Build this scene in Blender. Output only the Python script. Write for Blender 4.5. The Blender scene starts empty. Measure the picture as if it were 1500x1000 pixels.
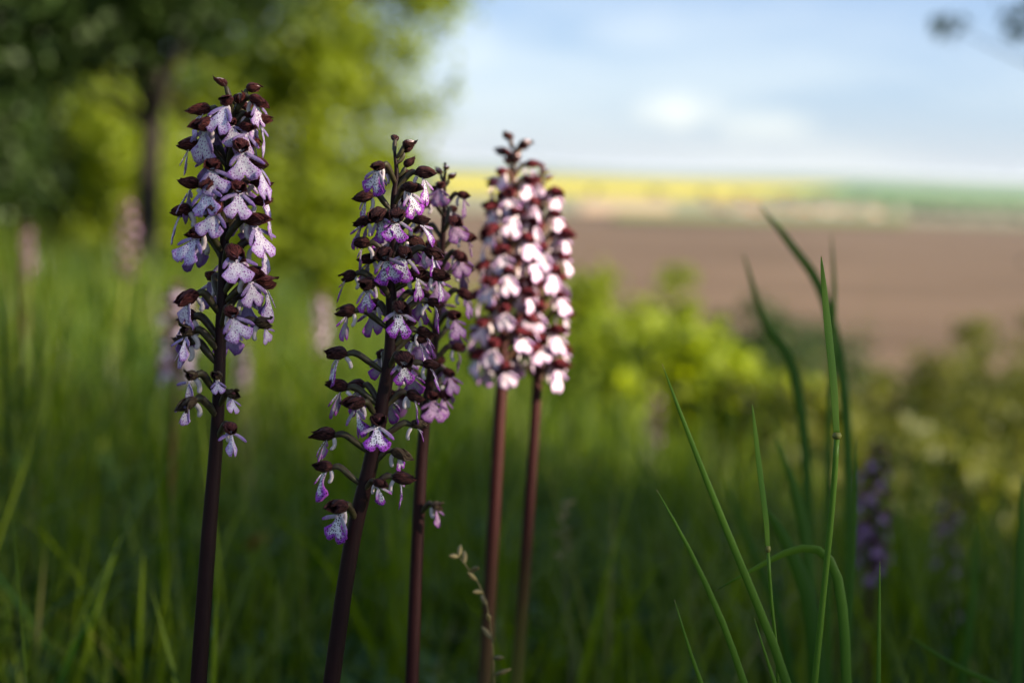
import bpy, bmesh, math, random
import numpy as np
from mathutils import Vector, Matrix

R = math.radians
sc = bpy.context.scene
col = sc.collection
rnd = random.Random(7)

# ------------------------------------------------------------------ camera
CAM_Z = 0.42
FPX = 50.0 / 36.0 * 1500.0           # focal length in photograph pixels
PITCH, ROLL = R(7.05), R(1.95)
FOCUS = 0.534
cam_d = bpy.data.cameras.new('camera')
cam_d.lens = 50; cam_d.sensor_width = 36
cam_d.clip_start = 0.02; cam_d.clip_end = 90000
cam_d.dof.use_dof = True
cam_d.dof.focus_distance = FOCUS
cam_d.dof.aperture_fstop = 5.4
cam_d.dof.aperture_blades = 0
cam = bpy.data.objects.new('camera', cam_d); col.objects.link(cam)
CM = Matrix.Translation((0, 0, CAM_Z)) @ Matrix.Rotation(math.pi/2 - PITCH, 4, 'X') @ Matrix.Rotation(ROLL, 4, 'Z')
cam.matrix_world = CM
sc.camera = cam

# ------------------------------------------------------------------ sky
SUN_EL = R(24.0)
SUN_H = Vector((0.93, -0.37, 0)).normalized()
SUN_N = Vector((-SUN_H.y, SUN_H.x, 0))            # horizontal, across the sun
SUN = (SUN_H * math.cos(SUN_EL) + Vector((0, 0, math.sin(SUN_EL)))).normalized()
world = bpy.data.worlds.new('World'); sc.world = world; world.use_nodes = True
nt = world.node_tree; nt.nodes.clear()
def N(nt, t, **k):
    n = nt.nodes.new(t)
    for a, b in k.items(): setattr(n, a, b)
    return n
def L(nt, a, b): nt.links.new(a, b)
wo = N(nt, 'ShaderNodeOutputWorld'); bg = N(nt, 'ShaderNodeBackground')
sky = N(nt, 'ShaderNodeTexSky', sky_type='NISHITA')
sky.sun_disc = False; sky.sun_elevation = SUN_EL
sky.sun_rotation = math.atan2(SUN_H.x, SUN_H.y)
sky.altitude = 200; sky.air_density = 1.0; sky.dust_density = 0.3; sky.ozone_density = 2.5
tc = N(nt, 'ShaderNodeTexCoord')
mp = N(nt, 'ShaderNodeMapping'); mp.inputs['Scale'].default_value = (2.6, 2.6, 15.0)
mp.inputs['Location'].default_value = (0.35, 0.1, 0.55)
L(nt, tc.outputs['Generated'], mp.inputs['Vector'])
nz = N(nt, 'ShaderNodeTexNoise'); nz.inputs['Scale'].default_value = 1.6; nz.inputs['Detail'].default_value = 5; nz.inputs['Roughness'].default_value = 0.5
L(nt, mp.outputs['Vector'], nz.inputs['Vector'])
rp = N(nt, 'ShaderNodeValToRGB'); rp.color_ramp.elements[0].position = 0.44; rp.color_ramp.elements[1].position = 0.68
rp.color_ramp.elements[0].color = (0.0, 0.0, 0.0, 1)
L(nt, nz.outputs['Fac'], rp.inputs['Fac'])
# a small cumulus low over the plain
def cdir(px, py):
    v = CM.to_3x3() @ Vector(((px-750)/FPX, (500-py)/FPX, -1)); return v.normalized()
def cumulus(px, py, rad, amount, squash=1.6):
    d = cdir(px, py)
    sub = N(nt, 'ShaderNodeVectorMath', operation='SUBTRACT'); sub.inputs[1].default_value = d
    L(nt, tc.outputs['Generated'], sub.inputs[0])
    sc_ = N(nt, 'ShaderNodeVectorMath', operation='MULTIPLY'); sc_.inputs[1].default_value = (1, 1, squash)
    L(nt, sub.outputs[0], sc_.inputs[0])
    ln = N(nt, 'ShaderNodeVectorMath', operation='LENGTH'); L(nt, sc_.outputs[0], ln.inputs[0])
    n2 = N(nt, 'ShaderNodeTexNoise'); n2.inputs['Scale'].default_value = 30; n2.inputs['Detail'].default_value = 4
    L(nt, tc.outputs['Generated'], n2.inputs['Vector'])
    ma = N(nt, 'ShaderNodeMath', operation='MULTIPLY_ADD'); ma.inputs[1].default_value = -rad*1.2
    L(nt, n2.outputs['Fac'], ma.inputs[0]); L(nt, ln.outputs['Value'], ma.inputs[2])
    mr = N(nt, 'ShaderNodeMapRange'); mr.interpolation_type = 'SMOOTHSTEP'
    mr.inputs['From Min'].default_value = rad*0.6; mr.inputs['From Max'].default_value = -rad*0.5
    mr.inputs['To Max'].default_value = amount
    L(nt, ma.outputs[0], mr.inputs['Value'])
    return mr.outputs[0]
tot = rp.outputs['Color']
gain = N(nt, 'ShaderNodeMath', operation='MULTIPLY'); gain.inputs[1].default_value = 0.62
L(nt, tot, gain.inputs[0]); tot = gain.outputs[0]
cum = None
for a in ((998, 162, 0.034, 0.9, 1.9), (1115, 184, 0.040, 0.5, 3.0), (690, 60, 0.05, 0.4, 2.0), (930, 45, 0.04, 0.3, 2.5)):
    q_ = cumulus(*a)
    if cum is None: cum = q_
    else:
        mx = N(nt, 'ShaderNodeMath', operation='MAXIMUM'); L(nt, cum, mx.inputs[0]); L(nt, q_, mx.inputs[1]); cum = mx.outputs[0]
def tint_sky(gain_, add):
    a = N(nt, 'ShaderNodeMix', data_type='RGBA', blend_type='MULTIPLY'); a.inputs['Factor'].default_value = 1.0
    a.inputs['B'].default_value = (gain_, gain_, gain_, 1); L(nt, sky.outputs['Color'], a.inputs['A'])
    b_ = N(nt, 'ShaderNodeMix', data_type='RGBA', blend_type='ADD'); b_.inputs['Factor'].default_value = 1.0
    L(nt, a.outputs['Result'], b_.inputs['A']); b_.inputs['B'].default_value = (*add, 1); return b_.outputs['Result']
veil = N(nt, 'ShaderNodeMix', data_type='RGBA'); veil.inputs['Factor'].default_value = 0.9      # thin even high cloud
L(nt, sky.outputs['Color'], veil.inputs['A']); L(nt, tint_sky(0.3, (1.15, 1.58, 2.6)), veil.inputs['B'])
cm = N(nt, 'ShaderNodeMix', data_type='RGBA')
L(nt, tot, cm.inputs['Factor']); L(nt, veil.outputs['Result'], cm.inputs['A']); L(nt, tint_sky(0.30, (2.55, 2.8, 3.25)), cm.inputs['B'])
cm2 = N(nt, 'ShaderNodeMix', data_type='RGBA')
L(nt, cum, cm2.inputs['Factor']); L(nt, cm.outputs['Result'], cm2.inputs['A']); L(nt, tint_sky(0.36, (3.2, 3.2, 3.3)), cm2.inputs['B'])
L(nt, cm2.outputs['Result'], bg.inputs['Color']); bg.inputs['Strength'].default_value = 0.058
L(nt, bg.outputs[0], wo.inputs['Surface'])

# ------------------------------------------------------------------ sun
sl = bpy.data.lights.new('sun', 'SUN'); sl.energy = 5.0; sl.angle = R(0.53); sl.color = (1.0, 0.87, 0.68)
so = bpy.data.objects.new('sun', sl); col.objects.link(so)
so.rotation_euler = SUN.to_track_quat('Z', 'Y').to_euler(); so.location = (6, -3, 8)

# ------------------------------------------------------------------ colour management
vs = sc.view_settings
vs.view_transform = 'Standard'; vs.look = 'None'; vs.exposure = 1.88; vs.gamma = 1.0; vs.use_curve_mapping = False
sc.cycles.use_denoising = True
sc.cycles.max_bounces = 8; sc.cycles.transparent_max_bounces = 6
sc.cycles.sample_clamp_indirect = 6.0

# ------------------------------------------------------------------ helpers
def P(px, py, depth):
    """photograph pixel + distance along the view axis -> world point"""
    return CM @ Vector(((px-750)/FPX*depth, (500-py)/FPX*depth, -depth))
def on_plain(px, py, z):
    o = CM.translation; d = cdir(px, py)
    t = (z - o.z) / d.z
    return o + d*t
def tag(o, label=None, cat=None, group=None, kind=None):
    if label: o['label'] = label
    if cat: o['category'] = cat
    if group: o['group'] = group
    if kind: o['kind'] = kind
    return o
def empty(name, loc):
    o = bpy.data.objects.new(name, None); o.empty_display_size = 0.02; o.location = loc; col.objects.link(o); return o
def link(name, me, parent=None, mat=None):
    o = bpy.data.objects.new(name, me); col.objects.link(o)
    if parent: o.parent = parent
    if mat is not None: o.matrix_local = mat
    return o
def pymesh(name, verts, faces, mats=(), midx=None, uv=None, attr=None, smooth=True):
    """verts list/array, faces list of tuples (tri/quad). uv per vertex, attr dict name->per-vertex floats"""
    me = bpy.data.meshes.new(name)
    me.from_pydata([tuple(v) for v in verts], [], faces)
    for m in mats: me.materials.append(m)
    if midx is not None: me.polygons.foreach_set('material_index', midx)
    if smooth: me.polygons.foreach_set('use_smooth', [True]*len(me.polygons))
    if uv is not None:
        ul = me.uv_layers.new(name='UVMap')
        li = np.empty(len(me.loops), np.int32); me.loops.foreach_get('vertex_index', li)
        ul.data.foreach_set('uv', np.asarray(uv, np.float32)[li].ravel())
    for k, v in (attr or {}).items():
        a = me.attributes.new(k, 'FLOAT', 'POINT'); a.data.foreach_set('value', np.asarray(v, np.float32))
    me.update(); return me
def fastmesh(name, V, F, mats=(), attr=None, midx=None, smooth=False):
    """numpy V (n,3), F (m,k) all the same k"""
    me = bpy.data.meshes.new(name); m, k = F.shape
    me.vertices.add(len(V)); me.vertices.foreach_set('co', V.astype(np.float32).ravel())
    me.loops.add(m*k); me.loops.foreach_set('vertex_index', F.astype(np.int32).ravel())
    me.polygons.add(m); me.polygons.foreach_set('loop_start', np.arange(0, m*k, k, dtype=np.int32))
    me.polygons.foreach_set('loop_total', np.full(m, k, np.int32))
    if smooth: me.polygons.foreach_set('use_smooth', np.ones(m, bool))
    for q in mats: me.materials.append(q)
    if midx is not None: me.polygons.foreach_set('material_index', midx.astype(np.int32))
    for kk, v in (attr or {}).items():
        a = me.attributes.new(kk, 'FLOAT', 'POINT'); a.data.foreach_set('value', np.asarray(v, np.float32))
    me.update(calc_edges=True); me.validate(); return me
def catmull(pts, n):
    p = [Vector(q) for q in pts]; p = [p[0]*2-p[1]] + p + [p[-1]*2-p[-2]]
    out = []; m = len(p)-3
    for i in range(n+1):
        t = i/n*m; k = min(int(t), m-1); t -= k
        a, b, c, d = p[k:k+4]
        out.append(0.5*((2*b)+(c-a)*t+(2*a-5*b+4*c-d)*t*t+(3*b-a-3*c+d)*t**3))
    return out
def tube_data(pts, radii, sides=8, cap=True, ridges=0, ridge_amp=0.0, twist=0.0):
    V, F, UV = [], [], []
    n = len(pts); up = None; s = 0
    for i, p in enumerate(pts):
        t = (pts[min(i+1, n-1)] - pts[max(i-1, 0)]).normalized()
        if up is None:
            up = Vector((0, 0, 1)) if abs(t.z) < 0.8 else Vector((1, 0, 0))
        x = t.cross(up).normalized(); y = x.cross(t).normalized(); up = y
        if i: s += (pts[i]-pts[i-1]).length
        for k in range(sides):
            a = 2*math.pi*k/sides + twist*i/n
            r = radii[i]*(1+ridge_amp*(math.cos(ridges*2*math.pi*k/sides) if ridges else 0))
            V.append(p + x*(r*math.cos(a)) + y*(r*math.sin(a))); UV.append((k/sides, s*100))
    for i in range(n-1):
        for k in range(sides):
            a, b = i*sides+k, i*sides+(k+1) % sides
            F.append((a, b, b+sides, a+sides))
    if cap:
        F.append(tuple(range(sides-1, -1, -1))); F.append(tuple((n-1)*sides+k for k in range(sides)))
    return V, F, UV
def even(pts, k=1.6):
    """split long first steps so that a spline through very uneven points does not loop"""
    p = [Vector(q) for q in pts]; out = [p[-1]]
    for i in range(len(p)-2, -1, -1):
        a, b = out[-1], p[i]; ref = (p[i+2]-p[i+1]).length if i+2 < len(p) else (b-a).length
        n = max(1, min(12, int(round((b-a).length/(k*ref)))))
        for q in range(1, n+1): out.append(a.lerp(b, q/n))
    return out[::-1]
def lerp(a, b, t): return a+(b-a)*t
def interp(x, xs, ys): return float(np.interp(x, xs, ys))

# ------------------------------------------------------------------ materials
def mat(name):
    m = bpy.data.materials.new(name); m.use_nodes = True; m.node_tree.nodes.clear(); return m
def leafy(name, c1, c2, trans=0.35, rough=0.5, tint=True, tcol=None, noise=9.0, spec=0.25, c3=None):
    """diffuse/gloss front plus light through the blade; colour varies with the 'tint' attribute"""
    m = mat(name); t = m.node_tree
    out = N(t, 'ShaderNodeOutputMaterial'); pb = N(t, 'ShaderNodeBsdfPrincipled'); tr = N(t, 'ShaderNodeBsdfTranslucent'); mx = N(t, 'ShaderNodeMixShader')
    at = N(t, 'ShaderNodeAttribute', attribute_name='tint')
    rp = N(t, 'ShaderNodeValToRGB'); rp.color_ramp.elements[0].color = (*c1, 1); rp.color_ramp.elements[1].color = (*c2, 1)
    if c3:
        e = rp.color_ramp.elements.new(0.93); e.color = (*c2, 1); rp.color_ramp.elements[-1].color = (*c3, 1)
    L(t, at.outputs['Fac'], rp.inputs['Fac'])
    L(t, rp.outputs['Color'], pb.inputs['Base Color'])
    pb.inputs['Roughness'].default_value = rough; pb.inputs['Specular IOR Level'].default_value = spec
    hs = N(t, 'ShaderNodeHueSaturation'); hs.inputs['Hue'].default_value = 0.495; hs.inputs['Saturation'].default_value = 1.1; hs.inputs['Value'].default_value = 1.9
    L(t, rp.outputs['Color'], hs.inputs['Color']); L(t, hs.outputs['Color'], tr.inputs['Color'])
    mx.inputs[0].default_value = trans
    L(t, pb.outputs[0], mx.inputs[1]); L(t, tr.outputs[0], mx.inputs[2]); L(t, mx.outputs[0], out.inputs['Surface'])
    return m
def plain_mat(name, c1, c2, scale=5, rough=0.8, coord='Object', spec=0.3, detail=4, stretch=None, bump=0.0):
    m = mat(name); t = m.node_tree
    out = N(t, 'ShaderNodeOutputMaterial'); pb = N(t, 'ShaderNodeBsdfPrincipled')
    tcn = N(t, 'ShaderNodeTexCoord'); nz = N(t, 'ShaderNodeTexNoise'); nz.inputs['Scale'].default_value = scale; nz.inputs['Detail'].default_value = detail
    src = tcn.outputs[coord]
    if stretch:
        mpn = N(t, 'ShaderNodeMapping'); mpn.inputs['Scale'].default_value = stretch; L(t, src, mpn.inputs['Vector']); src = mpn.outputs['Vector']
    L(t, src, nz.inputs['Vector'])
    rp = N(t, 'ShaderNodeValToRGB'); rp.color_ramp.elements[0].position = 0.3; rp.color_ramp.elements[1].position = 0.7
    rp.color_ramp.elements[0].color = (*c1, 1); rp.color_ramp.elements[1].color = (*c2, 1)
    L(t, nz.outputs['Fac'], rp.inputs['Fac']); L(t, rp.outputs['Color'], pb.inputs['Base Color'])
    pb.inputs['Roughness'].default_value = rough; pb.inputs['Specular IOR Level'].default_value = spec
    if bump:
        bp = N(t, 'ShaderNodeBump'); bp.inputs['Strength'].default_value = bump; bp.inputs['Distance'].default_value = 0.02
        L(t, nz.outputs['Fac'], bp.inputs['Height']); L(t, bp.outputs[0], pb.inputs['Normal'])
    L(t, pb.outputs[0], out.inputs['Surface'])
    return m
def lip_mat(name, white, purple, spot, lo, hi, spot_r, back=False, trans=0.3):
    m = mat(name); t = m.node_tree
    out = N(t, 'ShaderNodeOutputMaterial'); pb = N(t, 'ShaderNodeBsdfPrincipled'); tr = N(t, 'ShaderNodeBsdfTranslucent'); mx = N(t, 'ShaderNodeMixShader')
    uv = N(t, 'ShaderNodeUVMap', uv_map='UVMap'); ed = N(t, 'ShaderNodeAttribute', attribute_name='edge')
    oi = N(t, 'ShaderNodeObjectInfo')
    nz = N(t, 'ShaderNodeTexNoise', noise_dimensions='2D'); nz.inputs['Scale'].default_value = 0.9; nz.inputs['Detail'].default_value = 3
    off = N(t, 'ShaderNodeVectorMath', operation='MULTIPLY_ADD'); off.inputs[1].default_value = (37, 53, 11)
    cx = N(t, 'ShaderNodeCombineXYZ')
    for i in range(3): L(t, oi.outputs['Random'], cx.inputs[i])
    L(t, cx.outputs[0], off.inputs[0]); L(t, uv.outputs['UV'], off.inputs[2])
    L(t, off.outputs[0], nz.inputs['Vector'])
    ad = N(t, 'ShaderNodeMath', operation='MULTIPLY_ADD'); ad.inputs[1].default_value = 0.7; L(t, nz.outputs['Fac'], ad.inputs[0]); L(t, ed.outputs['Fac'], ad.inputs[2])
    mr = N(t, 'ShaderNodeMapRange', interpolation_type='SMOOTHSTEP'); mr.inputs['From Min'].default_value = lo; mr.inputs['From Max'].default_value = hi
    L(t, ad.outputs[0], mr.inputs['Value'])
    c = N(t, 'ShaderNodeMix', data_type='RGBA'); c.inputs['A'].default_value = (*white, 1); c.inputs['B'].default_value = (*purple, 1)
    L(t, mr.outputs[0], c.inputs['Factor']); colr = c.outputs['Result']
    # fine streaks running down the lobes
    st = N(t, 'ShaderNodeTexNoise', noise_dimensions='2D'); st.inputs['Scale'].default_value = 1.0; st.inputs['Detail'].default_value = 3
    ms = N(t, 'ShaderNodeMapping'); ms.inputs['Scale'].default_value = (3.2, 0.7, 1); L(t, off.outputs[0], ms.inputs['Vector']); L(t, ms.outputs[0], st.inputs['Vector'])
    sv = N(t, 'ShaderNodeMapRange'); sv.inputs['From Min'].default_value = 0.3; sv.inputs['From Max'].default_value = 0.7; sv.inputs['To Min'].default_value = 0.78; sv.inputs['To Max'].default_value = 1.12
    L(t, st.outputs['Fac'], sv.inputs['Value'])
    ml = N(t, 'ShaderNodeMix', data_type='RGBA', blend_type='MULTIPLY'); ml.inputs['Factor'].default_value = 1
    L(t, colr, ml.inputs['A']); L(t, sv.outputs[0], ml.inputs['B']); colr = ml.outputs['Result']
    if not back:
        vo = N(t, 'ShaderNodeTexVoronoi', voronoi_dimensions='2D', feature='F1'); vo.inputs['Scale'].default_value = 0.95; vo.inputs['Randomness'].default_value = 0.85
        L(t, off.outputs[0], vo.inputs['Vector'])
        sz = N(t, 'ShaderNodeSeparateColor'); L(t, vo.outputs['Color'], sz.inputs[0])
        th = N(t, 'ShaderNodeMapRange'); th.inputs['To Min'].default_value = spot_r*0.35; th.inputs['To Max'].default_value = spot_r*1.25; L(t, sz.outputs[0], th.inputs['Value'])
        lt = N(t, 'ShaderNodeMath', operation='LESS_THAN'); L(t, vo.outputs['Distance'], lt.inputs[0]); L(t, th.outputs[0], lt.inputs[1])
        c2 = N(t, 'ShaderNodeMix', data_type='RGBA'); c2.inputs['B'].default_value = (*spot, 1)
        L(t, lt.outputs[0], c2.inputs['Factor']); L(t, colr, c2.inputs['A']); colr = c2.outputs['Result']
    hs = N(t, 'ShaderNodeHueSaturation'); rv = N(t, 'ShaderNodeMapRange'); rv.inputs['To Min'].default_value = 0.85; rv.inputs['To Max'].default_value = 1.1
    L(t, oi.outputs['Random'], rv.inputs['Value']); L(t, rv.outputs[0], hs.inputs['Value']); L(t, colr, hs.inputs['Color'])
    L(t, hs.outputs['Color'], pb.inputs['Base Color']); L(t, hs.outputs['Color'], tr.inputs['Color'])
    pb.inputs['Roughness'].default_value = 0.55; pb.inputs['Specular IOR Level'].default_value = 0.25
    pb.inputs['Sheen Weight'].default_value = 0.15
    bp = N(t, 'ShaderNodeBump'); bp.inputs['Strength'].default_value = 0.25; bp.inputs['Distance'].default_value = 0.0003
    L(t, st.outputs['Fac'], bp.inputs['Height']); L(t, bp.outputs[0], pb.inputs['Normal'])
    mx.inputs[0].default_value = trans
    L(t, pb.outputs[0], mx.inputs[1]); L(t, tr.outputs[0], mx.inputs[2]); L(t, mx.outputs[0], out.inputs['Surface'])
    return m
def hood_mat(name, dark, light, trans=0.12):
    m = mat(name); t = m.node_tree
    out = N(t, 'ShaderNodeOutputMaterial'); pb = N(t, 'ShaderNodeBsdfPrincipled'); tr = N(t, 'ShaderNodeBsdfTranslucent'); mx = N(t, 'ShaderNodeMixShader')
    uv = N(t, 'ShaderNodeUVMap', uv_map='UVMap'); oi = N(t, 'ShaderNodeObjectInfo')
    cx = N(t, 'ShaderNodeCombineXYZ')
    for i in range(3): L(t, oi.outputs['Random'], cx.inputs[i])
    off = N(t, 'ShaderNodeVectorMath', operation='MULTIPLY_ADD'); off.inputs[1].default_value = (37, 53, 11)
    L(t, cx.outputs[0], off.inputs[0]); L(t, uv.outputs['UV'], off.inputs[2])
    ms = N(t, 'ShaderNodeMapping'); ms.inputs['Scale'].default_value = (4.5, 0.8, 1); L(t, off.outputs[0], ms.inputs['Vector'])
    nz = N(t, 'ShaderNodeTexNoise', noise_dimensions='2D'); nz.inputs['Scale'].default_value = 1.5; nz.inputs['Detail'].default_value = 4; nz.inputs['Distortion'].default_value = 0.6
    L(t, ms.outputs[0], nz.inputs['Vector'])
    rp = N(t, 'ShaderNodeValToRGB'); rp.color_ramp.elements[0].position = 0.44; rp.color_ramp.elements[1].position = 0.66
    rp.color_ramp.elements[0].color = (*dark, 1); rp.color_ramp.elements[1].color = (*light, 1)
    L(t, nz.outputs['Fac'], rp.inputs['Fac'])
    L(t, rp.outputs['Color'], pb.inputs['Base Color']); L(t, rp.outputs['Color'], tr.inputs['Color'])
    pb.inputs['Roughness'].default_value = 0.6; pb.inputs['Specular IOR Level'].default_value = 0.16
    bp = N(t, 'ShaderNodeBump'); bp.inputs['Strength'].default_value = 1.0; bp.inputs['Distance'].default_value = 0.001
    L(t, nz.outputs['Fac'], bp.inputs['Height']); L(t, bp.outputs[0], pb.inputs['Normal'])
    mx.inputs[0].default_value = trans
    L(t, pb.outputs[0], mx.inputs[1]); L(t, tr.outputs[0], mx.inputs[2]); L(t, mx.outputs[0], out.inputs['Surface'])
    return m
def stem_mat(name, top, bottom, z0, z1):
    m = mat(name); t = m.node_tree
    out = N(t, 'ShaderNodeOutputMaterial'); pb = N(t, 'ShaderNodeBsdfPrincipled')
    tcn = N(t, 'ShaderNodeTexCoord'); sp = N(t, 'ShaderNodeSeparateXYZ'); L(t, tcn.outputs['Object'], sp.inputs[0])
    nz = N(t, 'ShaderNodeTexNoise'); nz.inputs['Scale'].default_value = 1; nz.inputs['Detail'].default_value = 5
    ms = N(t, 'ShaderNodeMapping'); ms.inputs['Scale'].default_value = (900, 900, 60); L(t, tcn.outputs['Object'], ms.inputs['Vector']); L(t, ms.outputs[0], nz.inputs['Vector'])
    ad = N(t, 'ShaderNodeMath', operation='MULTIPLY_ADD'); ad.inputs[1].default_value = 0.06; L(t, nz.outputs['Fac'], ad.inputs[0]); L(t, sp.outputs['Z'], ad.inputs[2])
    mr = N(t, 'ShaderNodeMapRange', interpolation_type='SMOOTHSTEP'); mr.inputs['From Min'].default_value = z0; mr.inputs['From Max'].default_value = z1; L(t, ad.outputs[0], mr.inputs['Value'])
    c = N(t, 'ShaderNodeMix', data_type='RGBA'); c.inputs['A'].default_value = (*bottom, 1); c.inputs['B'].default_value = (*top, 1); L(t, mr.outputs[0], c.inputs['Factor'])
    v = N(t, 'ShaderNodeMapRange'); v.inputs['To Min'].default_value = 0.6; v.inputs['To Max'].default_value = 1.5; L(t, nz.outputs['Fac'], v.inputs['Value'])
    ml = N(t, 'ShaderNodeMix', data_type='RGBA', blend_type='MULTIPLY'); ml.inputs['Factor'].default_value = 1; L(t, c.outputs['Result'], ml.inputs['A']); L(t, v.outputs[0], ml.inputs['B'])
    L(t, ml.outputs['Result'], pb.inputs['Base Color'])
    pb.inputs['Roughness'].default_value = 0.5; pb.inputs['Specular IOR Level'].default_value = 0.12
    bp = N(t, 'ShaderNodeBump'); bp.inputs['Strength'].default_value = 0.3; bp.inputs['Distance'].default_value = 0.0004
    L(t, nz.outputs['Fac'], bp.inputs['Height']); L(t, bp.outputs[0], pb.inputs['Normal'])
    L(t, pb.outputs[0], out.inputs['Surface']); return m

M = {}
# ------------------------------------------------------------------ terrain
H_PLAIN = -50.0
def hill(x, y):
    x = np.asarray(x, float); y = np.asarray(y, float)
    xs = 30*np.tanh(x/30); yb = np.where(y < 0, 30*np.tanh(y/30), y)
    d = 0.095*xs + 0.079*yb
    s = np.maximum(0, 0.95*x + 0.30*y - 0.62)
    def quad(s, k, cap):
        s0 = cap/(2*k); return np.where(s < s0, k*s*s, k*s0*s0 + cap*(s-s0))
    d = d + quad(s, 0.20, 0.5) + quad(np.maximum(0, y-26), 0.012, 0.45)
    d = d + 0.012*np.sin(x*3.1+1)*np.cos(y*2.3) + 0.05*np.sin(x*0.55+2)*np.sin(y*0.47)*np.tanh(y*y/16)
    k = 3.0
    z = -d
    return np.where(z-H_PLAIN > 30, z, H_PLAIN + k*np.log1p(np.exp(np.clip((z-H_PLAIN)/k, -50, 30))))
def gz(x, y): return float(hill(x, y))

def build_ground():
    rings = np.concatenate([[0.0], np.geomspace(0.08, 34000, 190)])
    na = 288
    a = np.linspace(0, 2*np.pi, na, endpoint=False)
    X = rings[:, None]*np.cos(a)[None]; Y = rings[:, None]*np.sin(a)[None]
    Z = hill(X, Y)
    V = np.stack([X, Y, Z], -1).reshape(-1, 3)
    i = np.arange(len(rings)-1)[:, None]*na; k = np.arange(na)[None]; k2 = (k+1) % na
    F = np.stack([i+k, i+na+k, i+na+k2, i+k2], -1).reshape(-1, 4)
    m = mat('meadow soil and far farmland'); t = m.node_tree
    out = N(t, 'ShaderNodeOutputMaterial'); pb = N(t, 'ShaderNodeBsdfPrincipled'); pb.inputs['Roughness'].default_value = 0.95; pb.inputs['Specular IOR Level'].default_value = 0.1
    g = N(t, 'ShaderNodeNewGeometry'); sp = N(t, 'ShaderNodeSeparateXYZ'); L(t, g.outputs['Position'], sp.inputs[0])
    n1 = N(t, 'ShaderNodeTexNoise'); n1.inputs['Scale'].default_value = 2.2; n1.inputs['Detail'].default_value = 8; L(t, g.outputs['Position'], n1.inputs['Vector'])
    r1 = N(t, 'ShaderNodeValToRGB'); r1.color_ramp.elements[0].color = (0.028, 0.042, 0.012, 1); r1.color_ramp.elements[1].color = (0.07, 0.11, 0.022, 1)
    r1.color_ramp.elements[0].position = 0.35; r1.color_ramp.elements[1].position = 0.7; L(t, n1.outputs['Fac'], r1.inputs['Fac'])
    mpn = N(t, 'ShaderNodeMapping'); mpn.inputs['Scale'].default_value = (0.0009, 0.0022, 0); mpn.inputs['Rotation'].default_value = (0, 0, 0.05); L(t, g.outputs['Position'], mpn.inputs['Vector'])
    vo = N(t, 'ShaderNodeTexVoronoi'); vo.inputs['Scale'].default_value = 1.0; L(t, mpn.outputs[0], vo.inputs['Vector'])
    sr = N(t, 'ShaderNodeSeparateColor'); L(t, vo.outputs['Color'], sr.inputs[0])
    r2 = N(t, 'ShaderNodeValToRGB'); cr = r2.color_ramp; cr.interpolation = 'CONSTANT'
    for pos, c in ((0.0, (0.05, 0.10, 0.035)), (0.3, (0.08, 0.13, 0.04)), (0.5, (0.16, 0.13, 0.07)), (0.62, (0.06, 0.12, 0.04)), (0.8, (0.11, 0.15, 0.05)), (0.92, (0.30, 0.26, 0.05))):
        e = cr.elements[0] if pos == 0 else cr.elements.new(pos); e.position = pos; e.color = (*c, 1)
    cr.elements[-1].color = (0.30, 0.26, 0.05, 1)
    L(t, sr.outputs[0], r2.inputs['Fac'])
    mr = N(t, 'ShaderNodeMapRange'); mr.inputs['From Min'].default_value = H_PLAIN+1; mr.inputs['From Max'].default_value = H_PLAIN+6; L(t, sp.outputs['Z'], mr.inputs['Value'])
    c = N(t, 'ShaderNodeMix', data_type='RGBA'); L(t, mr.outputs[0], c.inputs['Factor']); L(t, r2.outputs['Color'], c.inputs['A']); L(t, r1.outputs['Color'], c.inputs['B'])
    L(t, c.outputs['Result'], pb.inputs['Base Color']); L(t, pb.outputs[0], out.inputs['Surface'])
    o = link('ground', fastmesh('ground', V, F, [m], smooth=True)); tag(o, 'grassy hillside dropping to a wide farmed plain', 'ground', kind='structure')
build_ground()

# fields on the plain, laid as sheets just above it; corners come from where sight lines meet the plain
def field(name, label, corners, m, lift):
    z = H_PLAIN + lift
    pts = [on_plain(px, py, z) for px, py in corners]
    c = sum(pts, Vector())/len(pts)
    n = 14; a, b, d, e = pts      # near-left, near-right, far-right, far-left
    V, F = [], []
    for j in range(n+1):
        for i in range(n+1):
            u, v = i/n, j/n
            p = lerp(lerp(a, b, u), lerp(e, d, u), v)
            V.append((p.x-c.x, p.y-c.y, 0))
    for j in range(n):
        for i in range(n):
            q = j*(n+1)+i; F.append((q, q+1, q+n+2, q+n+1))
    o = link(name, pymesh(name, V, F, [m])); o.location = c
    tag(o, label, 'field', kind='structure')
brown = plain_mat('ploughed earth', (0.070, 0.047, 0.030), (0.155, 0.105, 0.070), scale=0.005, rough=1.0, spec=0.05, stretch=(1, 6, 1))
rape = plain_mat('rapeseed in bloom', (0.34, 0.29, 0.02), (0.44, 0.38, 0.03), scale=0.002, rough=1.0, spec=0.05)
wheat = plain_mat('young wheat', (0.05, 0.12, 0.03), (0.08, 0.16, 0.04), scale=0.003, rough=1.0, spec=0.05)
grey = plain_mat('grey green stubble', (0.17, 0.17, 0.11), (0.24, 0.22, 0.15), scale=0.003, rough=1.0, spec=0.05, stretch=(1, 5, 1))
sand = plain_mat('dry pale soil', (0.38, 0.27, 0.17), (0.46, 0.34, 0.22), scale=0.01, rough=1.0, spec=0.05)
green2 = plain_mat('meadow on the plain', (0.10, 0.13, 0.04), (0.15, 0.16, 0.06), scale=0.003, rough=1.0, spec=0.05)
field('ploughed_field', 'broad brown ploughed field on the plain below the hill', [(560, 600), (1900, 640), (1900, 345), (560, 306)], brown, 0.6)
field('fallow_field', 'grey green fallow strip beyond the ploughed field', [(560, 304), (1900, 343), (1900, 312), (560, 282)], grey, 0.6)
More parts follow.
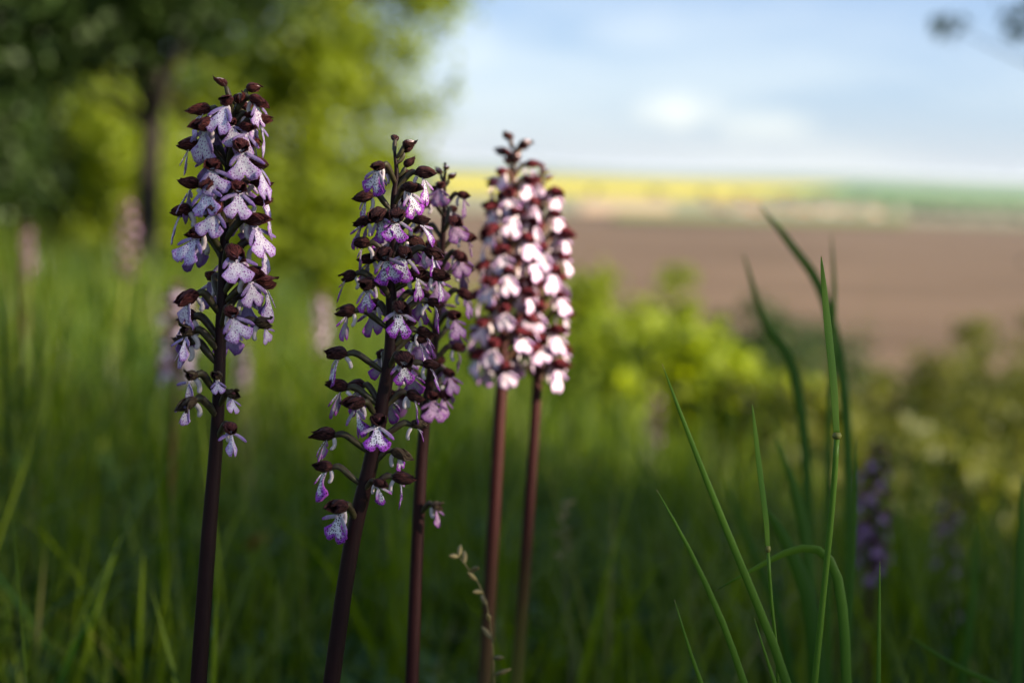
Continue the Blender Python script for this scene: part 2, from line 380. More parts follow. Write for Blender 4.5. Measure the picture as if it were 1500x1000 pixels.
field('rapeseed_field', 'long bright yellow rapeseed field near the horizon', [(640, 281), (1075, 291.5), (1250, 271), (640, 254)], rape, 0.6)
field('wheat_field', 'dark green wheat field right of the yellow field', [(1079, 291.6), (1900, 312), (1900, 288), (1254, 271.1)], wheat, 0.6)
field('dry_field', 'pale peach patch of dry soil at the fallow edge', [(850, 312), (985, 316), (985, 297), (850, 293)], sand, 2.0)
field('pasture', 'yellow green pasture strip bordering the ploughed field', [(900, 321), (1330, 330), (1330, 318), (900, 309)], green2, 2.8)

def ridge():
    V, F = [], []; n = 160
    for i in range(n+1):
        a = lerp(R(150), R(20), i/n); d = 19000 + 1500*math.sin(i*0.21)
        h = 70 + 26*math.sin(i*0.13+1) + 18*math.sin(i*0.37)
        for dd, hh in ((-1600, -2), (-500, h*0.75), (0, h), (700, h*0.6), (1800, -2)):
            V.append(((d+dd)*math.cos(a), (d+dd)*math.sin(a), H_PLAIN+hh))
    for i in range(n):
        for k in range(4):
            q = i*5+k; F.append((q, q+5, q+6, q+1))
    m = plain_mat('wooded far hills', (0.03, 0.07, 0.03), (0.06, 0.11, 0.05), scale=0.002, rough=1, spec=0.05)
    tag(link('hills', pymesh('hills', V, F, [m])), 'low wooded hills along the horizon', 'hills', kind='structure')
ridge()

# ------------------------------------------------------------------ trees and shrubs
bark_dark = plain_mat('dark furrowed bark', (0.010, 0.008, 0.006), (0.036, 0.028, 0.021), scale=14, rough=0.95, stretch=(1, 1, 0.25), bump=0.6)
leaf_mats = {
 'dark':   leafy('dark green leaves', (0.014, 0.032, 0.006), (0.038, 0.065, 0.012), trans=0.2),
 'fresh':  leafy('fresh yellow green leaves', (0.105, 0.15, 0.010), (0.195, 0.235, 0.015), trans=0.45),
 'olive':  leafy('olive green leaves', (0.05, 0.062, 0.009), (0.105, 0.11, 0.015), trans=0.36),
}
def leaves_mesh(name, C, size, rng, m, up_bias=0.3):
    """leaf faces (folded rhombs of two triangles) centred at C"""
    n = len(C)
    d = rng.normal(size=(n, 3)); d[:, 2] -= 0.15; d /= np.linalg.norm(d, axis=1)[:, None]
    u = rng.normal(size=(n, 3)); u[:, 2] += up_bias*2
    s = np.cross(d, u); s /= np.linalg.norm(s, axis=1)[:, None]
    nn = np.cross(s, d)
    l = size*rng.uniform(0.6, 1.4, n)[:, None]; w = l*0.34
    V = np.stack([C-d*l*0.5, C+s*w+nn*w*0.35, C+d*l*0.5, C-s*w+nn*w*0.35], 1).reshape(-1, 3)
    b = np.arange(n)[:, None]*4
    F = np.concatenate([b+np.array([[0, 1, 2]]), b+np.array([[0, 2, 3]])], 1).reshape(-1, 3)
    tint = np.repeat(np.clip(rng.normal(0.5, 0.25, n), 0, 1), 4)
    return fastmesh(name, V, F, [m], {'tint': tint})
def crown_points(blobs, n, rng, clump=0.2, per=60, fill=0.55):
    """blobs: (cx,cy,cz,rx,ry,rz); clumps pushed towards the outside, leaves scattered round each clump"""
    vol = np.array([b[3]*b[4]*b[5] for b in blobs])**0.75; vol /= vol.sum()
    nc = max(4, n//per)
    bi = rng.choice(len(blobs), nc, p=vol); B = np.array(blobs)[bi]
    d = rng.normal(size=(nc, 3)); d /= np.linalg.norm(d, axis=1)[:, None]
    r = rng.uniform(0, 1, nc)**(fill)
    CC = B[:, :3] + d*r[:, None]*B[:, 3:]
    sel = rng.choice(nc, n)
    cs = clump*rng.uniform(0.5, 1.4, nc)
    C = CC[sel] + rng.normal(size=(n, 3))*cs[sel][:, None]*np.array([1, 1, 0.7])
    return C, CC
def tree(name, label, base, trunk_r, trunk_h, blobs, n, leaf, kind, seed, group=None, clump=0.2, per=60, lean=(0, 0), limbs=14, keep=None, fill=0.55, cat='tree', multi=1, extra=()):
    rng = np.random.default_rng(seed); rr = random.Random(seed)
    root = empty(name, base); tag(root, label, cat, group)
    C, CC = crown_points(blobs, n, rng, clump, per, fill)
    if keep is not None:
        k = keep(C + np.array(base)); C = C[k]
    for w_, rad_, m_ in extra: C = np.concatenate([C, np.array(w_)-np.array(base) + rng.normal(size=(m_, 3))*rad_])
    V, F = [], []
    def add(pts, radii, sides):
        v, f, _ = tube_data(pts, radii, sides); o = len(V); V.extend(v); F.extend([tuple(q+o for q in ff) for ff in f])
    for s in range(multi):
        ox = rr.uniform(-1, 1)*trunk_r*2.5*(multi > 1); oy = rr.uniform(-1, 1)*trunk_r*2.5*(multi > 1)
        lx, ly = lean[0]+rr.uniform(-.25, .25)*trunk_h*(multi > 1), lean[1]+rr.uniform(-.25, .25)*trunk_h*(multi > 1)
        ctl = [(ox, oy, -0.15), (ox+lx*0.2, oy+ly*0.2, trunk_h*0.33), (ox+lx*0.55+rr.uniform(-.06, .06), oy+ly*0.5, trunk_h*0.66), (ox+lx, oy+ly, trunk_h)]
        tp = catmull(ctl, 14)
        add(tp, [trunk_r*(1.35 if i == 0 else 1)*(1-0.62*i/14) for i in range(15)], 10)
        for q in range(limbs//multi):
            tgt = Vector(CC[rr.randrange(len(CC))])
            if keep is not None and not keep(np.array([tuple(tgt+Vector(base))]))[0]: continue
            st = tp[rr.randint(5, 13)]
            mid = st.lerp(tgt, 0.5) + Vector((rr.uniform(-.1, .1), rr.uniform(-.1, .1), rr.uniform(0, .2)))*(tgt-st).length*0.6
            bp = catmull([st, mid, tgt], 7); r0 = trunk_r*rr.uniform(0.22, 0.42)
            add(bp, [r0*(1-0.85*i/7) for i in range(8)], 5)
    for w_, rad_, m_ in extra:
        tgt = Vector(w_)-Vector(base); st = tp[9]; add(catmull([st, st.lerp(tgt, .5)+Vector((0, 0, .35)), tgt], 9), [trunk_r*.2*(1-.9*i/9) for i in range(10)], 5)
    link('trunk', pymesh(name+'_trunk', V, F, [bark_dark]), root)
    link('crown', leaves_mesh(name+'_crown', C, leaf, rng, leaf_mats[kind]), root)
    return root
def ground_at(px, depth, z_guess=None):
    x = None
    d = cdir(px, 400); t = depth/d.y
    x, y = d.x*t, depth
    return Vector((x, y, gz(x, y)))

# the dark tree on the left
b = ground_at(212, 10.0)
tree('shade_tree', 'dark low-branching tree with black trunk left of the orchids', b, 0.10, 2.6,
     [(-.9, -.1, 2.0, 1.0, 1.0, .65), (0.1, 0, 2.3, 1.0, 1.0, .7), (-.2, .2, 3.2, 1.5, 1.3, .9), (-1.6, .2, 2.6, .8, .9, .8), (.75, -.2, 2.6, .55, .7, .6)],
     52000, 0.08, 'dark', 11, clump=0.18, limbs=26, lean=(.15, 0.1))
# the lit tree behind it, reaching over the sky
b = ground_at(470, 14.0)
tree('young_tree', 'sunlit yellow green tree with airy crown beyond the dark tree', b, 0.11, 3.6,
     [(-.5, .1, 2.6, .9, .9, .9), (.2, 0, 3.0, .75, .9, .6), (-.1, 0, 1.5, .8, .8, .9), (.3, 0, 0.9, .75, .8, .7), (.55, .2, 1.9, .45, .6, .3), (-.2, .1, 3.9, 1.0, 1.0, .7), (.9, .1, 3.6, .45, .5, .25)],
     26000, 0.085, 'fresh', 12, clump=0.15, per=70, limbs=22,
     extra=[(P(622, 165, 14), .13, 130), (P(580, 150, 14), .12, 110), (P(668, 128, 14), .05, 22), (P(645, 12, 14), .14, 150), (P(600, 20, 14), .2, 260), (P(550, 180, 14), .16, 160)])
# lit bushes behind on the left
for i, (px, dep, w, h, kind, lab) in enumerate([
    (105, 17, 1.1, 2.3, 'fresh', 'sunlit green bush beyond the grass left of the dark trunk'),
    (330, 19, 1.0, 2.2, 'fresh', 'sunlit green bush showing between the dark tree and the orchid'),
    (-60, 14, 1.1, 3.6, 'dark', 'dark bush behind the far left grass'),
    (20, 24, 2.0, 5.2, 'dark', 'tall dark tree closing the meadow behind the left bushes'),
    (260, 26, 2.2, 5.8, 'olive', 'tall olive green tree behind the bushes and the dark trunk'),
    (590, 21, 1.0, 1.9, 'fresh', 'small sunlit bush below the airy tree crown')]):
    b = ground_at(px, dep)
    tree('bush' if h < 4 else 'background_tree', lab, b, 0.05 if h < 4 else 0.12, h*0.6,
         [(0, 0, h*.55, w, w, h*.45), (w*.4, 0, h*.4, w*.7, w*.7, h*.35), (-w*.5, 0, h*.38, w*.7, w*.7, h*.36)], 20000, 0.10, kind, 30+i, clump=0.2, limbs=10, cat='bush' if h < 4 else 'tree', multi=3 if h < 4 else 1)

# shrubs on the slope below the meadow
shr = [ # px, depth, top py, half width m, kind
 (880, 9, 470, .55, 'fresh'), (1010, 9, 520, .60, 'fresh'), (860, 14, 350, .55, 'fresh'), (985, 17, 352, .35, 'fresh'), (935, 12.5, 445, .8, 'fresh'),
 (1075, 22, 418, 1.5, 'dark'), (1165, 23, 428, 1.6, 'dark'), (1260, 24, 448, 1.6, 'dark'), (1010, 25, 418, 1.2, 'dark'), (1120, 26, 425, 1.6, 'dark'),
 (900, 5.4, 545, .34, 'fresh'), (990, 5.0, 575, .34, 'fresh'), (1050, 4.9, 590, .32, 'fresh'), (1095, 6.2, 585, .42, 'fresh'), (930, 6.8, 505, .42, 'fresh'),
 (1120, 10, 560, .75, 'fresh'), (1230, 11, 555, .8, 'olive'), (1330, 10, 540, .75, 'olive'), (1430, 9.5, 510, .7, 'olive'), (1510, 10, 430, .8, 'olive'),
 (1180, 7.2, 640, .55, 'olive'), (1300, 7.0, 640, .5, 'olive'), (1400, 6.5, 620, .5, 'olive'), (1490, 6.2, 600, .55, 'olive'), (1060, 7.0, 610, .42, 'fresh'),
 (1150, 4.6, 720, .35, 'olive'), (1290, 4.2, 735, .35, 'olive'), (1430, 3.9, 720, .35, 'olive'), (1250, 5.2, 660, .4, 'olive'), (1375, 5.0, 650, .45, 'olive'), (1040, 5.6, 640, .35, 'fresh'), (1500, 4.6, 640, .4, 'olive'),
 (1400, 16, 470, 1.2, 'olive'), (1480, 18, 425, 1.3, 'olive'), (1600, 12, 450, 1.2, 'olive'), (770, 15, 400, .8, 'fresh'), (690, 17, 430, .8, 'fresh'), (1620, 7.5, 610, .8, 'olive')]
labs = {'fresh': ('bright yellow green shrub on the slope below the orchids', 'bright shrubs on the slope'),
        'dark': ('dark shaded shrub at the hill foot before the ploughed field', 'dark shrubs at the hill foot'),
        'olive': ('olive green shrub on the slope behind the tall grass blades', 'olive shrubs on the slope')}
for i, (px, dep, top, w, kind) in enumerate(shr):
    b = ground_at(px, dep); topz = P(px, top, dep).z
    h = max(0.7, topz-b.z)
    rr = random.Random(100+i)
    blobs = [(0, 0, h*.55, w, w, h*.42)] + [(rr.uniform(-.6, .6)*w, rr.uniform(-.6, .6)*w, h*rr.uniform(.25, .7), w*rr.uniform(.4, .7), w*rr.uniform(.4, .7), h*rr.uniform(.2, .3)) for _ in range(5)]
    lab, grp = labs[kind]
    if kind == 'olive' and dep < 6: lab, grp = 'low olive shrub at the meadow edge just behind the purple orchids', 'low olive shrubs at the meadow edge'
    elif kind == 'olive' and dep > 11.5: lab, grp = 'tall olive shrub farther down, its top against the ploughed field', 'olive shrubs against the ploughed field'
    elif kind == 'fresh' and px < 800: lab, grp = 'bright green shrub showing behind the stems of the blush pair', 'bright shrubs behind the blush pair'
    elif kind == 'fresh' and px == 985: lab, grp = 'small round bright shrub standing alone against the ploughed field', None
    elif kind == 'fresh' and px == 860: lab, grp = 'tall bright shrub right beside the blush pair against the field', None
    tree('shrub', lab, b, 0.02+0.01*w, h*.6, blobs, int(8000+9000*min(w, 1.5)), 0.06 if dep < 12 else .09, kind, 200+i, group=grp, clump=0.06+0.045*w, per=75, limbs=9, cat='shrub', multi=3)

# the tree off to the right whose twigs hang in at the upper corner and whose shade falls on the dark tree
b = Vector((4.55, 6.9, gz(4.55, 6.9)))
tree('hillside_tree', 'dark tree reaching its twig ends into the upper right sky', b, 0.13, 4.4,
     [(0, 0, 4.2, 1.5, 1.5, 1.3), (.3, 0, 5.6, 1.3, 1.4, 1.2), (-.8, .2, 3.6, .8, .9, .6), (0, .4, 6.6, 1.0, 1.0, .8)], 22000, 0.075, 'dark', 51, clump=0.2, limbs=24,
     extra=[(P(1392, 38, 6.8), .04, 16), (P(1484, 46, 6.8), .045, 20), (P(1530, 10, 6.8), .09, 60)])

# unseen maple added to shade the near orchids; gap shaped to light the pair
Q = P(772, 385, 0.73)
def keep_gap(W):
    t = ((W - np.array(Q)) @ np.array(SUN_H)) / math.cos(SUN_EL)
    p = W - t[:, None]*np.array(SUN) - np.array(Q)
    a = p @ np.array(SUN_N); z = p[:, 2]
    thin = (a > -0.20) & (a < -0.03) & (z > -0.36) & (z < -0.08) & (np.modf(np.abs(W[:, 0]*917.3))[0] > 0.35)  # leaves thinned here so some sun reaches the grass blades on the right
    return ~(((a > -0.075) & (a < 0.10) & (z > -0.13) & (z < 0.13)) | thin)
TREE_D = 8.5
ctr = SUN_H*TREE_D + SUN_N*1.15
b = Vector((ctr.x, ctr.y, gz(ctr.x, ctr.y)))
zc = CAM_Z - b.z
bl = []
for n_, z_, rn, rz in [(-1.1, 3.3, .55, .65), (-.55, 3.45, .6, .65), (0, 3.4, .6, .7), (.55, 3.4, .6, .65), (1.05, 3.3, .5, .6), (-.9, 2.6, .6, .6), (-.2, 2.6, .7, .6), (.5, 2.6, .7, .6), (1.0, 2.6, .5, .6)] + [(q_, 3.0, .5, .42) for q_ in (-1.2, -.8, -.4, 0, .4, .8, 1.2)]:
    v = SUN_N*n_; bl.append((v.x, v.y, z_+zc, rn, rn, rz))
tree('unseen_maple', 'unseen tall maple added down the slope to shade the near orchids', b, 0.13, 2.6+zc, bl, 42000, 0.06, 'dark', 61, clump=0.14, per=40, limbs=26, keep=keep_gap)

# ------------------------------------------------------------------ far houses and tree line on the plain
wall_m = plain_mat('pale render', (0.36, 0.35, 0.33), (0.46, 0.45, 0.42), scale=0.4, rough=0.9)
roof_m = plain_mat('clay roof', (0.22, 0.08, 0.05), (0.32, 0.13, 0.08), scale=0.6, rough=0.9)
def house(loc, w, d, h, rz):
    root = empty('house', loc); root.rotation_euler.z = rz
    tag(root, 'tiny pale house with clay roof in the village on the plain', 'house', 'village houses on the plain')
    x, y = w/2, d/2
    V = [(-x, -y, 0), (x, -y, 0), (x, y, 0), (-x, y, 0), (-x, -y, h), (x, -y, h), (x, y, h), (-x, y, h), (-x, 0, h+d*.42), (x, 0, h+d*.42)]
    link('wall', pymesh('wall', V, [(0, 1, 5, 4), (2, 3, 7, 6), (1, 2, 6, 9, 5), (3, 0, 4, 8, 7)], [wall_m], smooth=False), root)
    e = 0.5; zt = h+d*.42+.25; ze = h-.1
    V = [(-x-e, -y-e, ze), (x+e, -y-e, ze), (x+e, 0, zt), (-x-e, 0, zt), (-x-e, y+e, ze), (x+e, y+e, ze)]
    link('roof', pymesh('roof', V, [(0, 1, 2, 3), (3, 2, 5, 4)], [roof_m], smooth=False), root)
for i, (px, py) in enumerate([(1066, 314), (1092, 311), (1120, 314), (1150, 311), (1178, 317), (1240, 317), (1280, 319), (1105, 318), (1045, 309), (1210, 313)]):
    p = on_plain(px, py, H_PLAIN+0.6); house(p, rnd.uniform(14, 22), rnd.uniform(9, 12), rnd.uniform(5, 7), rnd.uniform(-.4, .4))
for i, (px, py) in enumerate([(1335, 318), (1352, 320), (1372, 319), (1392, 322), (1415, 321), (1440, 324), (1300, 315), (1470, 324), (1495, 326)]):
    p = on_plain(px, py, H_PLAIN+0.6); w = rnd.uniform(9, 14)
    tree('distant_tree', 'dark distant tree in the row on the plain', p, 0.6, 8, [(0, 0, 9, w, w, 6), (w*.4, 0, 7, w*.7, w*.7, 5)], 900, 2.2, 'dark', 300+i, group='tree row on the plain', clump=2.0, limbs=5)

for i, (px, py) in enumerate([(868, 288), (960, 290), (1032, 291), (1085, 294), (1150, 297), (1205, 299), (1262, 300)]):
    p = on_plain(px, py, H_PLAIN+0.6); w = rnd.uniform(8, 14)
    tree('distant_tree', 'dark distant tree along the near edge of the yellow field', p, 0.6, 8, [(0, 0, 9, w, w, 6), (w*.4, 0, 7, w*.7, w*.7, 5)], 700, 2.6, 'dark', 330+i, group='trees along the yellow field', clump=2.0, limbs=4)

# ------------------------------------------------------------------ grass
grass_m = leafy('meadow grass', (0.008, 0.036, 0.004), (0.14, 0.185, 0.011), trans=0.46, rough=0.45, c3=(0.17, 0.16, 0.05))
herb_m = leafy('meadow herbs', (0.028, 0.07, 0.012), (0.06, 0.12, 0.022), trans=0.25, rough=0.5)
tall_m = leafy('tall grass blade', (0.045, 0.12, 0.010), (0.085, 0.17, 0.014), trans=0.36, rough=0.42, spec=0.2, c3=(0.24, 0.19, 0.08))
def blades(xy, hgt, wid, rng, segs, droop, toff=0.0):
    n = len(xy); az = rng.uniform(0, 2*np.pi, n); ln = np.stack([np.cos(az), np.sin(az), 0*az], 1)
    sd = np.stack([-np.sin(az), np.cos(az), 0*az], 1)
    tw = rng.uniform(-.8, .8, n)
    z0 = hill(xy[:, 0], xy[:, 1]) - 0.004
    base = np.stack([xy[:, 0], xy[:, 1], z0], 1)
    lean = rng.uniform(0.02, 0.35, n)*hgt; dr = droop*rng.uniform(0, 1, n)**2*hgt
    rows = []
    for i in range(segs+1):
        t = i/segs
        c = base + ln*(lean*t + dr*t**3)[:, None] + np.array([0, 0, 1])*((hgt*t - 0.55*dr*t**3))[:, None]
        w = wid*(0.75+0.5*t)*(1-t**2.2)*0.5
        s2 = sd*np.cos(tw*t)[:, None] + ln*np.sin(tw*t)[:, None]
        if i < segs: rows += [c-s2*w[:, None], c+s2*w[:, None]]
        else: rows += [c]
    V = np.stack(rows, 1); k = V.shape[1]
    b = np.arange(n)[:, None]*k; tris = []
    for i in range(segs-1):
        q = 2*i; tris += [[q, q+1, q+3], [q, q+3, q+2]]
    q = 2*(segs-1); tris += [[q, q+1, q+2]]
    F = (b[:, None, :] + np.array(tris)[None]).reshape(-1, 3)
    tint = np.repeat(np.clip(rng.normal(0.42, 0.16, n)+toff, 0, 1), k)
    return V.reshape(-1, 3), F, tint
def scatter(rng, n, r0, r1, half, power=1.0):
    a = rng.uniform(-half, half, n); u = rng.uniform(0, 1, n)
    r = (r0**power + u*(r1**power-r0**power))**(1/power)
    return np.stack([r*np.sin(a), r*np.cos(a)], 1)
def build_grass():
    rng = np.random.default_rng(5)
    Vs, Fs, Ts = [], [], []; o = 0
    def lump(xy, s, ph): return 0.5+0.5*np.sin(xy[:, 0]*s+ph+1.7*np.sin(xy[:, 1]*s*.7))*np.cos(xy[:, 1]*s*.9+ph*2)
    for n, r0, r1, half, pw, hm, hs, wid, segs, dr, per_, spread in (
        (17000, 0.30, 2.6, R(38), 1.25, .18, .06, .0044, 5, .8, 26, .022),
        (26000, 2.3, 7.5, R(30), 1.3, .20, .07, .0070, 4, .7, 30, .05),
        (5000, 0.2, 2.6, math.pi, 1.6, .17, .05, .0035, 4, .7, 20, .03),
        (30000, 7.0, 24.0, R(27), 1.3, .24, .08, .014, 3, .6, 30, .14),
        (2000, 0.95, 6.0, R(27), 1.3, .33, .07, .0055, 5, .5, 5, .02)):
        nt_ = max(1, n//per_); c_ = scatter(rng, nt_, r0, r1, half, pw); sel = rng.integers(0, nt_, n)
        xy = c_[sel] + rng.normal(size=(n, 2))*spread*rng.uniform(.4, 1.6, nt_)[sel][:, None]
        tuft_t = rng.normal(0, .20, nt_)[sel]; tuft_h = rng.uniform(.62, 1.25, nt_)[sel]
        h = tuft_h*np.clip(rng.normal(hm, hs, n), .05, None)*(0.72+0.5*lump(xy, 4.0, .3))
        w = wid*rng.uniform(.6, 1.5, n)
        V, F, T = blades(xy, h, w, rng, segs, dr, tuft_t)
        Vs.append(V); Fs.append(F+o); Ts.append(T); o += len(V)
    me = fastmesh('meadow_grass', np.concatenate(Vs), np.concatenate(Fs), [grass_m], {'tint': np.concatenate(Ts)})
    tag(link('meadow_grass', me), 'dense green meadow grass covering the hillside', 'grass', kind='stuff')
    # low broad leaves between the blades
    xy = scatter(rng, 15000, 0.35, 5.5, R(34), 1.3)
    C = np.stack([xy[:, 0], xy[:, 1], hill(xy[:, 0], xy[:, 1]) + rng.uniform(.01, .10, len(xy))], 1)
    me = leaves_mesh('meadow_herbs', C, 0.035, rng, herb_m, up_bias=1.0)
    tag(link('meadow_herbs', me), 'low broad leaved herbs between the meadow grass', 'herbs', kind='stuff')
build_grass()

# ------------------------------------------------------------------ orchids
LIPS = {
 'pale':  (lip_mat('pale lavender lip', (0.88, 0.80, 0.88), (0.55, 0.30, 0.70), (0.30, 0.05, 0.34), 0.35, 1.30, 0.25),
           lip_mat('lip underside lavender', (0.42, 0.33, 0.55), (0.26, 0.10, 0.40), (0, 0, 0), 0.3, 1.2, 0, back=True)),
 'vivid': (lip_mat('white lip with violet rim', (0.88, 0.82, 0.88), (0.40, 0.055, 0.54), (0.05, 0.005, 0.04), 0.48, 0.92, 0.30),
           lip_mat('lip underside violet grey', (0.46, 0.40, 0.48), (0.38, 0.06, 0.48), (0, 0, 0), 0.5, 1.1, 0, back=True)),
 'mauve': (lip_mat('deep mauve lip', (0.66, 0.42, 0.60), (0.34, 0.10, 0.38), (0.1, 0.01, 0.08), 0.4, 1.2, 0.25),
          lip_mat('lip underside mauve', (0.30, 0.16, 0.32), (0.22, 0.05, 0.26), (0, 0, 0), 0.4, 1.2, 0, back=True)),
 'dull': (lip_mat('dull mauve lip', (0.40, 0.27, 0.34), (0.26, 0.11, 0.28), (0.2, 0.05, 0.15), 0.5, 1.3, 0.2),
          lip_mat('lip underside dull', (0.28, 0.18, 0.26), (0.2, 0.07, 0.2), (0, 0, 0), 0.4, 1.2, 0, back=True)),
 'blush': (lip_mat('blush white lip', (0.82, 0.70, 0.76), (0.45, 0.22, 0.52), (0.40, 0.10, 0.30), 0.6, 1.4, 0.2),
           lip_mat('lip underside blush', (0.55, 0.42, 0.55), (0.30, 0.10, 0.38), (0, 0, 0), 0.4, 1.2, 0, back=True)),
}
HOODS = {'maroon': hood_mat('maroon veined hood', (0.036, 0.005, 0.007), (0.24, 0.065, 0.055)),
         'black': hood_mat('blackish maroon hood', (0.017, 0.0045, 0.0055), (0.15, 0.050, 0.044)),
         'old': hood_mat('fading brown hood', (0.035, 0.012, 0.010), (0.20, 0.15, 0.085)),
         'red': hood_mat('red maroon hood', (0.06, 0.006, 0.011), (0.22, 0.028, 0.036), trans=.2)}
inner_m = plain_mat('pale hood lining', (0.36, 0.17, 0.20), (0.62, 0.50, 0.48), scale=300, rough=0.6)
throat_m = plain_mat('dark pink throat', (0.10, 0.025, 0.035), (0.22, 0.08, 0.10), scale=300, rough=0.6)
spur_m = plain_mat('whitish spur', (0.52, 0.42, 0.46), (0.66, 0.56, 0.56), scale=400, rough=0.55)
ovary_m = {'maroon': plain_mat('maroon green ovary', (0.030, 0.014, 0.012), (0.055, 0.050, 0.020), scale=350, rough=0.5),
           'red': plain_mat('red green ovary', (0.07, 0.015, 0.014), (0.09, 0.06, 0.03), scale=350, rough=0.5)}
MM = 0.001
def grid_faces(nu, nv, o=0, flip=False):
    F = []
    for j in range(nv-1):
        for i in range(nu-1):
            q = o+j*nu+i; f = (q, q+1, q+nu+1, q+nu)
            F.append(f[::-1] if flip else f)
    return F
def thicken(V, F, UV, E, th):
    """second skin behind the first (material 1) and a rim"""
    V = [Vector(v) for v in V]; nrm = [Vector() for _ in V]
    for f in F:
        n = (V[f[1]]-V[f[0]]).cross(V[f[2]]-V[f[0]])
        for q in f: nrm[q] += n
    o = len(V); V2 = V + [v - n.normalized()*th for v, n in zip(V, nrm)]
    F2 = [tuple(q+o for q in f[::-1]) for f in F]
    cnt = {}
    for f in F:
        for a, b in zip(f, f[1:]+f[:1]): cnt[(a, b)] = 1
    rim = [(a, a+o, b+o, b)[::1] for (a, b) in cnt if (b, a) not in cnt]
    rim = [(b, a, a+o, b+o) for (a, _, _, b) in rim]
    faces = list(F)+F2+rim
    midx = [0]*len(F)+[1]*len(F2)+[0]*len(rim)
    return V2, faces, list(UV)*2, list(E)*2, midx
def make_lip(seed, mats, fold=0.0, detail=1):
    r = random.Random(seed)
    nu, nv = (15, 11) if detail else (7, 5)
    Ln = 12.6*r.uniform(.92, 1.08); wid = r.uniform(.9, 1.1)
    notch = r.uniform(.20, .36); ph = r.uniform(0, 6)
    tilt0 = r.uniform(.35, .6); curl = r.uniform(-.15, .40); conv = r.uniform(-.04, .10); skew = r.uniform(-.5, .5)
    V, F, UV, E = [], [], [], []
    def place(x, s):      # x across, s down the lip -> 3-D; the lip leaves the throat outwards and then hangs
        n = 10; y = z = 0.0
        for q in range(n):
            t = (q+.5)/n*max(s, 0)/Ln; a = tilt0*(1-t)**1.4 + curl*t*t
            y += math.sin(a)*max(s, 0)/n; z -= math.cos(a)*max(s, 0)/n
        if s < 0: z -= s
        fx = x*(1-fold*.55); y -= conv*x*x*.25 + fold*abs(x)*.7
        y += 0.25*math.sin(x*1.1+ph+s*.5)*min(1, max(s, 0)/8)
        return Vector((fx + skew*s/Ln, y, z))*MM
    for j in range(nv):
        v = j/(nv-1)
        w = interp(v, [0, .15, .3, .45, .6, .75, .9, 1], [1.4, 1.5, 1.8, 2.5, 3.9, 5.4, 6.3, 6.1])*wid
        for i in range(nu):
            u = -1+2*i/(nu-1)
            b = 1 - notch*math.exp(-((u-.03*skew)/.16)**2) - .26*abs(u)**4 + .022*math.sin(u*19+ph)*abs(u)**.3
            s = Ln*v*(1+(b-1)*v**1.5)
            V.append(place(w*u, s)); UV.append((w*u, s)); E.append(min(1, max(abs(u)**2.2*(.25+.75*v), (max(0, v-.55)/.45)**1.6*.95)))
    F += grid_faces(nu, nv)
    for sgn in (-1, 1):      # the two arms
        o = len(V); na, nb = (3, 8) if detail else (2, 4)
        al = 7.4*r.uniform(.85, 1.15); ang = r.uniform(.32, .72); bend = r.uniform(.1, .7); fw = r.uniform(-.8, 1.6)
        for j in range(nb):
            t = j/(nb-1); a = ang + bend*t
            cx = sgn*(1.0 + al*t*math.cos(ang+bend*t*.5)); cs = 1.6 + al*t*math.sin(ang+bend*t*.5)
            hw = .85*interp(t, [0, .2, .75, 1], [.75, .9, 1.0, .45])
            for i in range(na):
                k = (-1+2*i/(na-1))*hw
                p = place(0, cs + k*math.cos(a)) + Vector((cx - sgn*k*math.sin(a), .25+fw*t*t, 0))*MM
                V.append(p); UV.append((cx+20, cs+k)); E.append(.12+.55*t**1.5)
        F += grid_faces(na, nb, o, flip=(sgn < 0))
    V, F, UV, E, midx = thicken(V, F, UV, E, .22*MM)
    return pymesh('lip', V, F, mats, midx, UV, {'edge': E})
